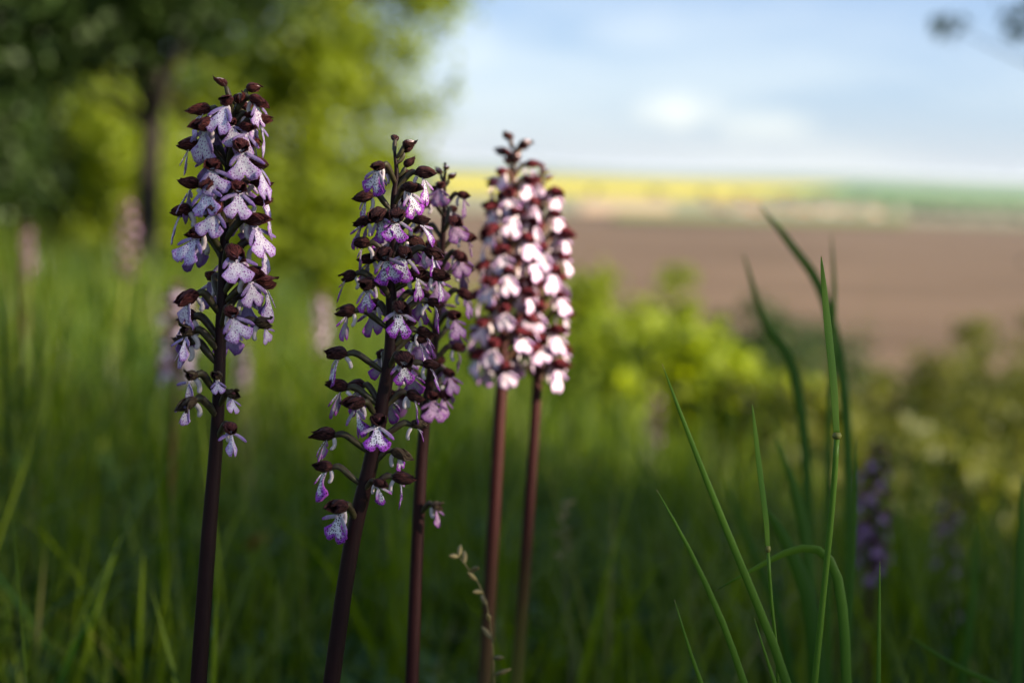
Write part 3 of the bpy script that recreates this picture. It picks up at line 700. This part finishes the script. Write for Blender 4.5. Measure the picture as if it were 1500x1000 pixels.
def make_hood(seed, m, closed=False, ragged=1.0, detail=1):
    r = random.Random(seed); V, F, UV, E = [], [], [], []
    ns, nt_ = (9, 7) if detail else (5, 4)
    Lh = 8.3*r.uniform(.9, 1.12); Rh = 3.3*r.uniform(.9, 1.06)
    if closed: Lh *= .85; Rh *= .82
    for k, c in enumerate((90, 90+118, 90-118)):
        o = len(V); c = R(c + r.uniform(-8, 8)); fl = r.choice((.2, .8, 1.5, 2.3, 3.0))*ragged*(0.2 if closed else 1); dy = r.uniform(-1.3, 1.2)*ragged; ph = r.uniform(0, 6)
        lift = .25*(k == 0)
        for j in range(ns):
            s = j/(ns-1)
            rad = Rh*interp(s, [0, .12, .3, .55, .8, 1], [.28, .66, .98, 1.0, .74, 0.08]) + fl*s**7 + lift
            half = R(66 if not closed else 52)*interp(s, [0, .2, .5, .75, .92, 1], [.9, 1.05, 1.1, .80, .34, .03])
            for i in range(nt_):
                t = -1+2*i/(nt_-1); a = c + half*t
                rr2 = rad*(1 - .09*math.cos(t*8+ph)*min(1, s*3)) + (.22*abs(t)**2*fl*s) + r.uniform(-.3, .3)*s**.5*(1-.5*abs(t))*min(1, ragged)
                V.append(Vector((rr2*math.cos(a), (Lh+dy)*s + .35*math.sin(ph+5*t)*s*s*ragged, rr2*.86*math.sin(a) - (2.9 if k == 0 else 1.4)*s*s))*MM)
                UV.append((t*1.6+k*7, s*3)); E.append(s)
        F += grid_faces(nt_, ns, o)
    V, F, UV, E, midx = thicken(V, F, UV, E, -.2*MM)
    o = len(V); rows = 6; sd = 8     # pale lining (the inner petals and column)
    for j in range(rows):
        s = lerp(.02, .9 if closed else .62, j/(rows-1)); rad = Rh*(.93 if closed else .66)*math.sin(math.pi*lerp(.12, .97, j/(rows-1)))
        for i in range(sd):
            a = 2*math.pi*i/sd; V.append(Vector((rad*math.cos(a), Lh*s, rad*.8*math.sin(a)-1.2*s*s))*MM); UV.append((0, 0)); E.append(0)
    for j in range(rows-1):
        for i in range(sd):
            F.append((o+j*sd+i, o+j*sd+(i+1) % sd, o+(j+1)*sd+(i+1) % sd, o+(j+1)*sd+i)); midx.append(2)
    return pymesh('hood', V, F, [m, m, inner_m if closed else throat_m], midx, UV, {'edge': E})
def make_spur(seed):
    r = random.Random(seed)
    pts = catmull([(0, 0, 0), (0, -1.2*MM, -1.6*MM), (0, -1.8*MM, -3.6*MM), (0, -1.2*MM*r.uniform(.2, 1.6), -5.4*MM)], 6)
    v, f, uv = tube_data(pts, [q*MM for q in (.8, 1.0, 1.0, .95, .95, 1.0, .6)], 6)
    return pymesh('spur', v, f, [spur_m], uv=uv)
KIT = {}
def kit(lip, hood, detail):
    k = (lip, hood, detail)
    if k not in KIT:
        n = 12 if detail else 5
        h = HOODS[hood]
        KIT[k] = dict(lips=[make_lip(40+i*7, LIPS[lip], 0, detail) for i in range(n)],
                      folded=[make_lip(90+i*7, LIPS[lip], .9, detail) for i in range(4)],
                      hoods=[make_hood(20+i*5, h, detail=detail) for i in range(n)],
                      old=[make_hood(60+i*5, HOODS['old'], ragged=1.5, detail=detail) for i in range(4)],
                      buds=[make_hood(75+i*5, h, closed=True, detail=detail) for i in range(4)],
                      spurs=[make_spur(5+i) for i in range(3)])
    return KIT[k]
class Orchid:
    def __init__(self, label, axis_px, depth, sc_, lip, hood, stem_cols, radius=2.6, seed=1, group=None, detail=1, stem_z=(0, .1), name='lady_orchid', hs=1.0):
        self.hs = hs
        self.r = random.Random(seed); self.s = sc_; self.kit = kit(lip, hood, detail); self.depth = depth; self.detail = detail
        self.ov = ovary_m['red' if hood == 'red' else 'maroon']
        pts = [P(px, py, depth) for px, py in axis_px]       # top first
        low = pts[-1]; d = (pts[-1]-pts[-2]).normalized()
        g = gz(low.x, low.y)
        if low.z > g+.01:
            b = low + d*((low.z-g)/max(.5, -d.z)*.9); pts.append(Vector((b.x, b.y, gz(b.x, b.y)-.004)))
        self.base = Vector(pts[-1]); self.root = empty(name, self.base); tag(self.root, label, 'orchid', group)
        self.axis = catmull(even([p - self.base for p in pts[::-1]]), 60)      # bottom to top, local
        n = len(self.axis)
        rad = [radius*MM*interp(i/(n-1), [0, .45, .75, 1], [1.25, 1.0, .58, .20]) for i in range(n)]
        v, f, uv = tube_data(self.axis, rad, 10 if detail else 6, ridges=5 if detail else 0, ridge_amp=.05)
        link('stem', pymesh('stem', v, f, [stem_mat('stem '+label[:18], *stem_cols, *stem_z)], uv=uv), self.root)
        self.basal()
    def at(self, z):
        a = self.axis
        for i in range(len(a)-1):
            if a[i].z <= z <= a[i+1].z:
                t = (z-a[i].z)/max(1e-6, a[i+1].z-a[i].z); return a[i].lerp(a[i+1], t)
        return a[-1].copy() if z > a[-1].z else a[0].copy()
    def basal(self):
        r = self.r
        for k in range(4):
            a = r.uniform(0, 1)+k*1.57; ln = r.uniform(.07, .11); V, F, T = [], [], []
            for j in range(7):
                t = j/6; w = .018*math.sin(math.pi*min(1, .18+.82*t))**.8
                c = Vector((math.cos(a), math.sin(a), 0))*(ln*t*.8) + Vector((0, 0, ln*(.75*t-.55*t*t)+.006)); s = Vector((-math.sin(a), math.cos(a), 0))
                for q in (-1, 0, 1): V.append(c+s*(w*q)+Vector((0, 0, .006*abs(q)))); T.append(.5)
            F = grid_faces(3, 7)
            link('leaf', pymesh('orchid_leaf', V, F, [herb_m], attr={'tint': T}), self.root)
    def flower(self, z, az, kind='open', long=1.0, face=0.0, scale=1.0, up=1.0):
        """az 0 = facing the camera, positive to the right. kind open / side / old / bud / pod / fold"""
        r = self.r; s = self.s*scale; K = self.kit
        p = self.at(z); Rm = Matrix.Rotation(az + math.pi, 4, 'Z')      # local +Y -> outward
        fm = Matrix.Translation(p) @ Rm @ Matrix.Scale(s, 4)
        if kind == 'bud': e = Vector((r.uniform(-1, 1), 3.8*long, 4.5*up))
        else: e = Vector((r.uniform(-1.2, 1.2), 9.6*long, 7.0*up))
        ctl = [Vector((0, 0, -1.5)), Vector((r.uniform(-.6, .6), e.y*.42, e.z*.55)), Vector((e.x*.7, e.y*.80, e.z*1.02+.6)), e + Vector((0, 1.0, 0))]
        if kind == 'bud': ctl = [Vector((0, 0, -1)), e*.5 + Vector((0, .8, -.5)), e]
        path = catmull([c*MM for c in ctl], 10 if self.detail else 5); n = len(path)
        rr2 = [1.4*MM*interp(i/(n-1), [0, .35, .7, 1], [.6, 1.05, 1.1, .7]) for i in range(n)]
        if kind == 'bud': rr2 = [q*.7 for q in rr2]
        v, f, uv = tube_data(path, rr2, 8 if self.detail else 5, ridges=3 if self.detail else 0, ridge_amp=.10, twist=2.5)
        fo = link('flower', pymesh('flower', v, f, [self.ov], uv=uv), self.root, fm)
        droop = R(r.uniform(-8, 24)) if kind != 'bud' else R(r.uniform(20, 60))
        yaw = R(r.uniform(-14, 14)) + face
        T = Matrix.Translation(e*MM) @ Matrix.Rotation(yaw, 4, 'Z') @ Matrix.Rotation(droop, 4, 'X') @ Matrix.Rotation(R(r.uniform(-12, 12)), 4, 'Y')
        if kind == 'bud':
            link('hood', r.choice(K['buds']), fo, T @ Matrix.Scale(r.uniform(.75, .95), 4)); return fo
        hm = r.choice(K['old'] if kind in ('old', 'pod') else K['hoods'])
        link('hood', hm, fo, T @ Matrix.Scale(self.hs*r.uniform(.82, 1.15)*(.88 if kind in ('old', 'pod') else 1), 4))
        Tl = Matrix.Translation(e*MM + Vector((0, 3.4, -1.4))*MM) @ Matrix.Rotation(yaw*1.2, 4, 'Z') @ Matrix.Rotation(R(r.uniform(-14, 16)), 4, 'X') @ Matrix.Rotation(R(r.uniform(-20, 20)), 4, 'Y')
        lm = r.choice(K['folded'] if kind in ('old', 'fold') else K['lips'])
        if kind == 'pod': Tl = Tl @ Matrix.Scale(.55, 4)
        else: Tl = Tl @ Matrix.Scale(r.uniform(.86, 1.08)*(.78 if kind == 'old' else 1), 4)
        link('lip', lm, fo, Tl)
        if self.detail: link('spur', r.choice(K['spurs']), fo, Matrix.Translation(e*MM + Vector((0, .6, -1.2))*MM) @ Matrix.Rotation(R(r.uniform(-15, 25)), 4, 'X'))
        return fo
    LC = Vector((0, 15.6, -1.2))        # lip centre in a flower's own frame, mm
    def flower_px(self, px, py, kind='open', face=0.0, scale=1.0, long=1.0, az=None):
        """a flower whose lip centre lies on the sight line px,py"""
        s = self.s*scale; Rd = (self.LC.y + (long-1)*9.6)*s*MM
        a = 0.0
        for _ in range(4):
            w = P(px, py, self.depth - Rd*math.cos(a)) - self.base
            ax = self.at(w.z - self.LC.z*s*MM)
            k = (w.x-ax.x)/Rd
            a = math.asin(max(-1, min(1, k)))
            if az is not None: a = az
        lg = long
        if abs(k) > 1: lg = long*(1 + (abs(k)-1)*15.2/9.6)
        self.flower(w.z - self.LC.z*s*MM, a, kind, lg, face, scale)
    def z_px(self, py): 
        best = min(self.axis, key=lambda q: abs(self.py_of(q)-py)); return best.z
    def py_of(self, q):
        c = CM.inverted() @ (q+self.base); return 500 - c.y/-c.z*FPX
    def spiral(self, py_top, py_bot, n, a0=0.0, a_range=None, old_from=2.0, buds=3, taper=.78, jitter=.5):
        z1, z0 = self.z_px(py_top), self.z_px(py_bot); a = a0
        for i in range(n):
            t = (i+.5)/n; z = lerp(z0, z1, t) + self.r.uniform(-jitter, jitter)*(z1-z0)/n
            a += 2.39996 + self.r.uniform(-.25, .25)
            az = (a+math.pi) % (2*math.pi) - math.pi
            if a_range: az = math.copysign(lerp(a_range, math.pi, abs(az)/math.pi), az)
            kd = 'bud' if i >= n-buds else ('old' if t > 2 or (1-t) > old_from and self.r.random() < .6 else 'open')
            sc_ = interp(t, [0, .6, 1], [1, 1, taper])
            self.flower(z, az, kd, scale=sc_, long=interp(t, [0, .7, 1], [1.1, 1, .7]))

DARK = ((0.014, 0.0045, 0.005), (0.016, 0.006, 0.005))
# --- the pale lavender orchid
o1 = Orchid('tall orchid with pale lavender speckled lips and maroon hoods on dark stem', [(346, 150), (337, 208), (331, 300), (324, 450), (318, 620), (304, 800), (290, 1000)], 0.534, 1.0, 'pale', 'maroon', DARK, 2.9, 3, hs=.9)
for q in [(326, 178, 'open', .85), (376, 171, 'open', .8), (392, 208, 'open', .9), (291, 216, 'open'), (287, 190, 'open', .9), (354, 246, 'open'), (307, 274, 'open'), (382, 270, 'open'),
          (266, 242, 'open'), (352, 307, 'open'), (266, 304, 'open'), (310, 334, 'open'), (394, 330, 'open'), (257, 338, 'open'), (282, 374, 'open'), (381, 358, 'open'),
          (338, 400, 'open'), (392, 390, 'open'), (373, 438, 'open'), (269, 465, 'open'), (342, 490, 'open'), (398, 505, 'pod'), (256, 535, 'old'), (264, 520, 'old'), (268, 585, 'old'), (271, 622, 'old'),
          (318, 580, 'pod', .8), (342, 655, 'fold', .85), (341, 608, 'pod', .85), (398, 448, 'fold'), (300, 300, 'open'), (365, 215, 'open', .8)]:
    o1.flower_px(q[0], q[1], q[2], scale=q[3] if len(q) > 3 else 1.0)
o1.spiral(175, 520, 15, 1.0, a_range=1.75, buds=0)
for dz, az, u in ((0, -1.4, 1.3), (.001, 1.7, 1.1), (-.004, .4, .8), (-.006, 2.6, .8)):
    o1.flower(o1.axis[-1].z+dz, az, 'bud', up=u)
for az, z in ((-1.0, -.012), (1.2, -.010), (.2, -.013), (2.5, -.012), (-2.4, -.014)):
    o1.flower(o1.axis[-1].z+z, az, 'open', long=.7, scale=.78)

# --- the white and violet orchid
o2 = Orchid('orchid with white dark-dotted violet-rimmed lips and blackish hoods on leaning stem', [(578, 222), (581, 256), (577, 292), (576, 359), (573, 421), (572, 505), (561, 584), (544, 672), (514, 801), (485, 1000)], 0.534, .84, 'vivid', 'black', DARK, 2.9, 8)
for q in [(550, 269, 'open', .95), (527, 312, 'open', .95), (604, 303, 'open', .95), (627, 281, 'open', .95), (578, 342, 'open'), (623, 352, 'open'), (522, 350, 'open'), (522, 384, 'open'), (564, 398, 'open'), (641, 394, 'open'),
          (618, 429, 'open'), (534, 443, 'open'), (501, 428, 'open'), (650, 431, 'open'), (588, 477, 'open'), (500, 482, 'open'), (629, 513, 'open'), (645, 470, 'open'), (591, 551, 'open'),
          (487, 545, 'open'), (639, 561, 'open'), (489, 595, 'open'), (614, 604, 'open'), (553, 646, 'open'), (514, 620, 'fold'), (470, 664, 'open'), (466, 712, 'fold'), (495, 778, 'open', 1.1), (620, 650, 'pod'),
          (591, 690, 'pod'), (594, 727, 'open'), (555, 733, 'fold', .85), (600, 395, 'open'), (550, 340, 'open')]:
    az = -.35 if q[0] == 495 else None
    o2.flower_px(q[0], q[1], q[2], scale=q[3] if len(q) > 3 else 1.0, az=az)
o2.spiral(270, 640, 15, .4, a_range=1.75, buds=0)
for dz, az, u in ((.001, -2.9, 1.2), (-.002, 1.3, 1.1), (-.004, 1.9, 1.0), (-.009, 1.5, .9), (-.012, 2.4, .9)):
    o2.flower(o2.axis[-1].z+dz, az, 'bud', up=u)

# --- the one half hidden behind it
o3 = Orchid('slightly blurred orchid half hidden behind the violet-rimmed one', [(652, 238), (650, 320), (645, 420), (634, 520), (620, 640), (612, 780), (603, 1000)], 0.605, .80, 'mauve', 'maroon', ((0.022, 0.006, 0.006), (0.024, 0.008, 0.007)), 2.6, 21)
o3.spiral(245, 600, 34, 2.0, buds=3)
for q in [(655, 600, 'open'), (645, 765, 'old')]: o3.flower_px(*q)
# --- the sunlit pair
RED = ((0.030, 0.007, 0.006), (0.13, 0.13, 0.02))
o4 = Orchid('sunlit orchid with dark bud tip, nearer to the violet-rimmed one of a blush pair', [(753, 216), (750, 300), (744, 400), (737, 520), (728, 680), (710, 1000)], 0.72, .92, 'blush', 'red', (RED[0], (0.09, 0.07, 0.025)), 3.0, 31, stem_z=(.15, .34), hs=1.12)
o4.spiral(228, 560, 52, 1.2, buds=5)
o4.kit = kit('blush', 'black', 1)
for dz, az in ((.000, -.6), (-.002, .9), (-.004, 2.5), (-.007, -2.2), (-.009, .1)): o4.flower(o4.axis[-1].z+dz, az, 'bud', up=.7, scale=1.25)
o5 = Orchid('sunlit orchid of the blush pair on a stem turning yellow green below', [(792, 240), (792, 330), (790, 430), (787, 560), (772, 790), (757, 1000)], 0.74, .92, 'blush', 'red', RED, 3.0, 37, stem_z=(.19, .33), hs=1.12)
o5.spiral(250, 570, 48, .3, buds=4)

# --- orchids farther off in the meadow
far = [('blurred orchid with yellow green stem in the lit grass before the dark trunk', [(188, 285), (185, 400), (155, 600)], 2.3, .95, (285, 405), ((0.16, 0.18, 0.03), (0.18, 0.22, 0.03))),
       ('blurred orchid just behind the pale lavender one', [(262, 408), (260, 520), (250, 680), (238, 830)], 1.35, 1.0, (415, 560), ((0.08, 0.03, 0.02), (0.06, 0.03, 0.015))),
       ('small blurred pinkish orchid behind the pale lavender one\'s lower flowers', [(356, 500), (354, 560), (350, 640)], 2.3, .8, (500, 570), ((0.08, 0.03, 0.02), (0.06, 0.06, 0.02))),
       ('small blurred pinkish orchid in the grass between the two nearest orchids', [(470, 425), (470, 520), (468, 620)], 2.7, .9, (425, 515), ((0.08, 0.03, 0.02), (0.06, 0.06, 0.02))),
       ('faint blurred orchid in the grass at the meadow\'s far left', [(40, 328), (38, 420), (36, 540)], 3.4, .95, (330, 410), ((0.08, 0.03, 0.02), (0.06, 0.08, 0.02))),
       ('blurred purple orchid right behind the tall grass blades', [(1282, 645), (1278, 760), (1274, 870), (1268, 1000)], 1.30, 1.0, (650, 850), ((0.05, 0.012, 0.015), (0.05, 0.02, 0.015))),
       ('dim blurred purple orchid farther down the slope than its purple neighbour', [(1388, 705), (1385, 830), (1380, 960)], 1.65, .95, (708, 920), ((0.05, 0.012, 0.015), (0.05, 0.02, 0.015))),
       ('small dark blurred orchid at the meadow edge before the bright shrub', [(962, 555), (958, 640), (955, 700)], 3.6, 1.0, (560, 670), ((0.05, 0.012, 0.015), (0.05, 0.03, 0.015))),
       ('tiny pink blurred orchid at the edge behind the tall grass', [(1134, 700), (1133, 750), (1132, 800)], 3.0, .6, (702, 740), ((0.05, 0.012, 0.015), (0.05, 0.03, 0.015)))]
for i, (lab, ax, dep, s_, (t_, b_), cols) in enumerate(far):
    o = Orchid(lab, ax, dep, s_, 'dull' if i in (0, 4, 7) else ('blush' if i < 5 or i == 8 else 'mauve'), 'maroon', cols, 4.6 if i == 0 else 3.0, 70+i, detail=0, stem_z=(.05, .25))
    o.spiral(t_, b_, 34 if i != 8 else 12, i*.7, buds=3)

# ------------------------------------------------------------------ tall grass blades standing clear of the meadow
def blade_mesh(pts, w, face=0.0, fold=.35):
    """a keeled leaf blade, two faces wide; w in metres (full width), tapering to the tip (last point)"""
    p = catmull(even(pts), 22); V, F, T = [], [], []
    o = p[0].copy()
    for i, c in enumerate(p):
        t = i/22; tg = (p[min(i+1, 22)]-p[max(i-1, 0)]).normalized()
        s = tg.cross(Vector((math.sin(face), -math.cos(face), 0))).normalized(); n = s.cross(tg)
        ww = w*.5*1.15*interp(t, [0, .3, .65, .85, .95, 1], [.8, 1, 1, .72, .35, .03])
        for q, d in ((-1, 0), (0, -fold), (1, 0)): V.append(c - o + s*(ww*q) + n*(ww*d)); T.append(1.0 if t > .99 else .35+.3*math.sin(t*9))
        for q, d in ((1, 0), (0, -fold)): pass
    F = grid_faces(3, 23)
    b = [Vector(v) for v in V]
    V2, F2, _, T2, mi = thicken(b, F, [(0, 0)]*len(V), T, .00018)
    return pymesh('grass_blade', V2, F2, [tall_m, tall_m], mi, attr={'tint': T2}), o
def px_path(pts, depth, to_ground=True):
    """pts tip first, as in the photograph; returned from the ground up"""
    w = [P(x, y, depth) for x, y in pts]
    if to_ground:
        d = (w[-1]-w[-2]).normalized(); g = gz(w[-1].x, w[-1].y); dz = w[-1].z-g
        if dz > 0.01:
            b = w[-1] + d*min(dz/max(-d.z, .3), dz*1.6); b.z = gz(b.x, b.y)-.003; w.append(b)
    return w[::-1]
def blade(pts, depth, wpx, label, group=None, face=0.0, m=None):
    me, o = blade_mesh(px_path(pts, depth), wpx/FPX*depth, face)
    if m: me.materials[0] = m; me.materials[1] = m
    b = empty('grass_shoot', o); tag(b, label, 'grass shoot', group); link('leaf', me, b)
blade([(970, 533), (1010, 640), (1070, 790), (1128, 930), (1152, 1000)], .54, 13, 'long sharp green grass blade leaning left, tallest arching one')
blade([(962, 717), (1010, 805), (1058, 910), (1090, 1000)], .535, 10, 'sharp thin grass blade leaning left below the long arching one')
blade([(988, 878), (1008, 945), (1027, 1000)], .53, 8, 'short grass tip at the foot of the leaning blades')
blade([(1048, 865), (1110, 830), (1160, 806), (1200, 806), (1225, 840), (1236, 910), (1240, 1000)], .565, 13, 'grass blade bent over sideways across the upright stalks')
blade([(1289, 822), (1288, 900), (1287, 1000)], .55, 7, 'short upright grass blade before the purple orchid')
blade([(1105, 905), (1122, 960), (1135, 1000)], .53, 7, 'short grass tip tucked against the long arching blade')
GB = ('soft blurred grass blade among the tall stalks', 'blurred tall grass blades')
for pts, dep, w in [([(1112, 300), (1160, 360), (1205, 430), (1235, 560), (1245, 760), (1240, 1000)], .86, 13), ([(1088, 368), (1120, 470), (1158, 530), (1178, 640), (1185, 800), (1190, 1000)], .88, 13),
                    ([(1218, 340), (1222, 450), (1214, 640), (1212, 820), (1214, 1000)], .82, 8), ([(1118, 740), (1150, 790), (1185, 880), (1200, 1000)], .70, 22), ([(1135, 640), (1165, 720), (1185, 830), (1196, 1000)], .76, 14),
                    ([(1255, 640), (1252, 760), (1246, 880), (1238, 1000)], .68, 9), ([(1330, 930), (1400, 975), (1470, 1010), (1490, 1060)], .66, 12), ([(1498, 690), (1496, 800), (1490, 1000)], .70, 12),
                    ([(1430, 760), (1425, 880), (1410, 1000)], .9, 12), ([(1060, 700), (1100, 800), (1140, 900), (1160, 1000)], .95, 12)]:
    blade(pts, dep, w, GB[0], GB[1])
GL = ('tall blurred grass blade rising at the meadow\'s left before the bushes', 'blurred grass blades on the left')
for pts, dep, w in [([(22, 300), (26, 420), (30, 560), (34, 700)], 1.3, 14), ([(4, 330), (8, 450), (12, 620), (14, 800)], 1.2, 16), ([(70, 380), (60, 470), (52, 580), (48, 700)], 1.5, 14), ([(110, 430), (90, 500), (80, 600), (78, 720)], 1.6, 13)]:
    blade(pts, dep, w*.6, GL[0], GL[1], m=grass_m)
def stalk(label, sheath, stem, depth, wpx, spx):
    """a culm (stem) carrying one leaf rolled round its upper end"""
    sp = px_path(stem, depth); o = sp[0]
    root = empty('grass_stalk', o); tag(root, label, 'grass stalk')
    p = catmull(even([q-o for q in sp]), 24)
    v, f, uv = tube_data(p, [spx/FPX*depth*.5*interp(i/24, [0, 1], [1.2, .85]) for i in range(25)], 7)
    link('stem', pymesh('culm', v, f, [tall_m], attr={'tint': [.8]*len(v)}), root)
    v, f, uv = tube_data([p[-1]-Vector((0, 0, .0012)), p[-1], p[-1]+Vector((0, 0, .0012))], [spx/FPX*depth*q for q in (.5, .72, .5)], 8)
    link('node', pymesh('node', v, f, [tall_m], attr={'tint': [.97]*len(v)}), root)
    me, bo = blade_mesh(px_path(sheath, depth, False), wpx/FPX*depth, .2, .8)
    link('leaf', me, root, Matrix.Translation(bo-o))
stalk('tall upright jointed grass stalk with rolled leaf, tallest sharp one', [(1203, 375), (1212, 470), (1221, 560), (1226, 640)], [(1226, 638), (1219, 740), (1207, 860), (1193, 1000)], .54, 9.5, 10)
stalk('shorter upright jointed grass stalk between two blades', [(1102, 592), (1112, 680), (1122, 760), (1125, 806)], [(1125, 804), (1129, 870), (1137, 950), (1140, 1010)], .545, 6.5, 6)

# --- drooping seed head in front of the pair's stems
dry_m = leafy('dry straw spikelets', (0.17, 0.14, 0.06), (0.26, 0.21, 0.10), trans=0.3)
def seed_head(label, pts, depth, seed, n=11):
    r = random.Random(seed); sp = px_path(pts, depth); o = sp[0]
    root = empty('grass_seed_head', o); tag(root, label, 'seed head')
    p = catmull(even([q-o for q in sp]), 30)
    v, f, _ = tube_data(p, [.0005*(1-.5*i/30) for i in range(31)], 5)
    link('stem', pymesh('straw', v, f, [dry_m], attr={'tint': [.3]*len(v)}), root)
    for k in range(n):
        c = p[30-int(k*.9)]; a = r.uniform(0, 6.28); d = Vector((math.cos(a), math.sin(a), r.uniform(.2, .9))).normalized(); l = r.uniform(.006, .010)
        q = [c+d*(l*t) for t in (0, .25, .55, .8, 1)]
        v, f, _ = tube_data(q, [.0002, .0010, .0012, .0007, .0001], 5)
        link('spikelet', pymesh('spikelet', v, f, [dry_m], attr={'tint': [r.random()]*len(v)}), root)
seed_head('straw coloured grass seed head before the stems of the blush pair', [(672, 815), (688, 835), (705, 862), (716, 900), (722, 950), (724, 1000)], .62, 3)
seed_head('blurred straw seed head right of the yellow green stem', [(825, 742), (824, 775), (826, 830), (832, 900), (836, 1000)], .92, 4)

# --- a dry leaf caught in the grass
me, o_ = blade_mesh([P(362, 806, 1.3), P(372, 797, 1.29), P(384, 790, 1.29), P(393, 783, 1.3)], .011, .3, .5)
rust = leafy('rusty dry leaf', (0.22, 0.09, 0.02), (0.30, 0.13, 0.04), trans=0.3)
me.materials[0] = rust; me.materials[1] = rust
b = link('dry_leaf', me); b.location = o_; tag(b, 'small rust brown dry leaf caught in the grass beside the lavender orchid', 'leaf')

# ------------------------------------------------------------------ air
hz = mat('thin blue air'); t = hz.node_tree; out = N(t, 'ShaderNodeOutputMaterial'); pv = N(t, 'ShaderNodeVolumePrincipled')
pv.inputs['Color'].default_value = (0.80, 0.90, 1.0, 1); pv.inputs['Density'].default_value = 3.0e-5; pv.inputs['Anisotropy'].default_value = 0.2
L(t, pv.outputs[0], out.inputs['Volume'])
S, zb, zt = 36000, H_PLAIN-2.0, 75.0
V = [(x, y, z) for z in (zb, zt) for x, y in ((-S, -S), (S, -S), (S, S), (-S, S))]
tag(link('haze', pymesh('haze', V, [(3, 2, 1, 0), (4, 5, 6, 7), (0, 1, 5, 4), (1, 2, 6, 5), (2, 3, 7, 6), (3, 0, 4, 7)], [hz], smooth=False)), 'thin blue summer haze over the plain', 'haze', kind='stuff')
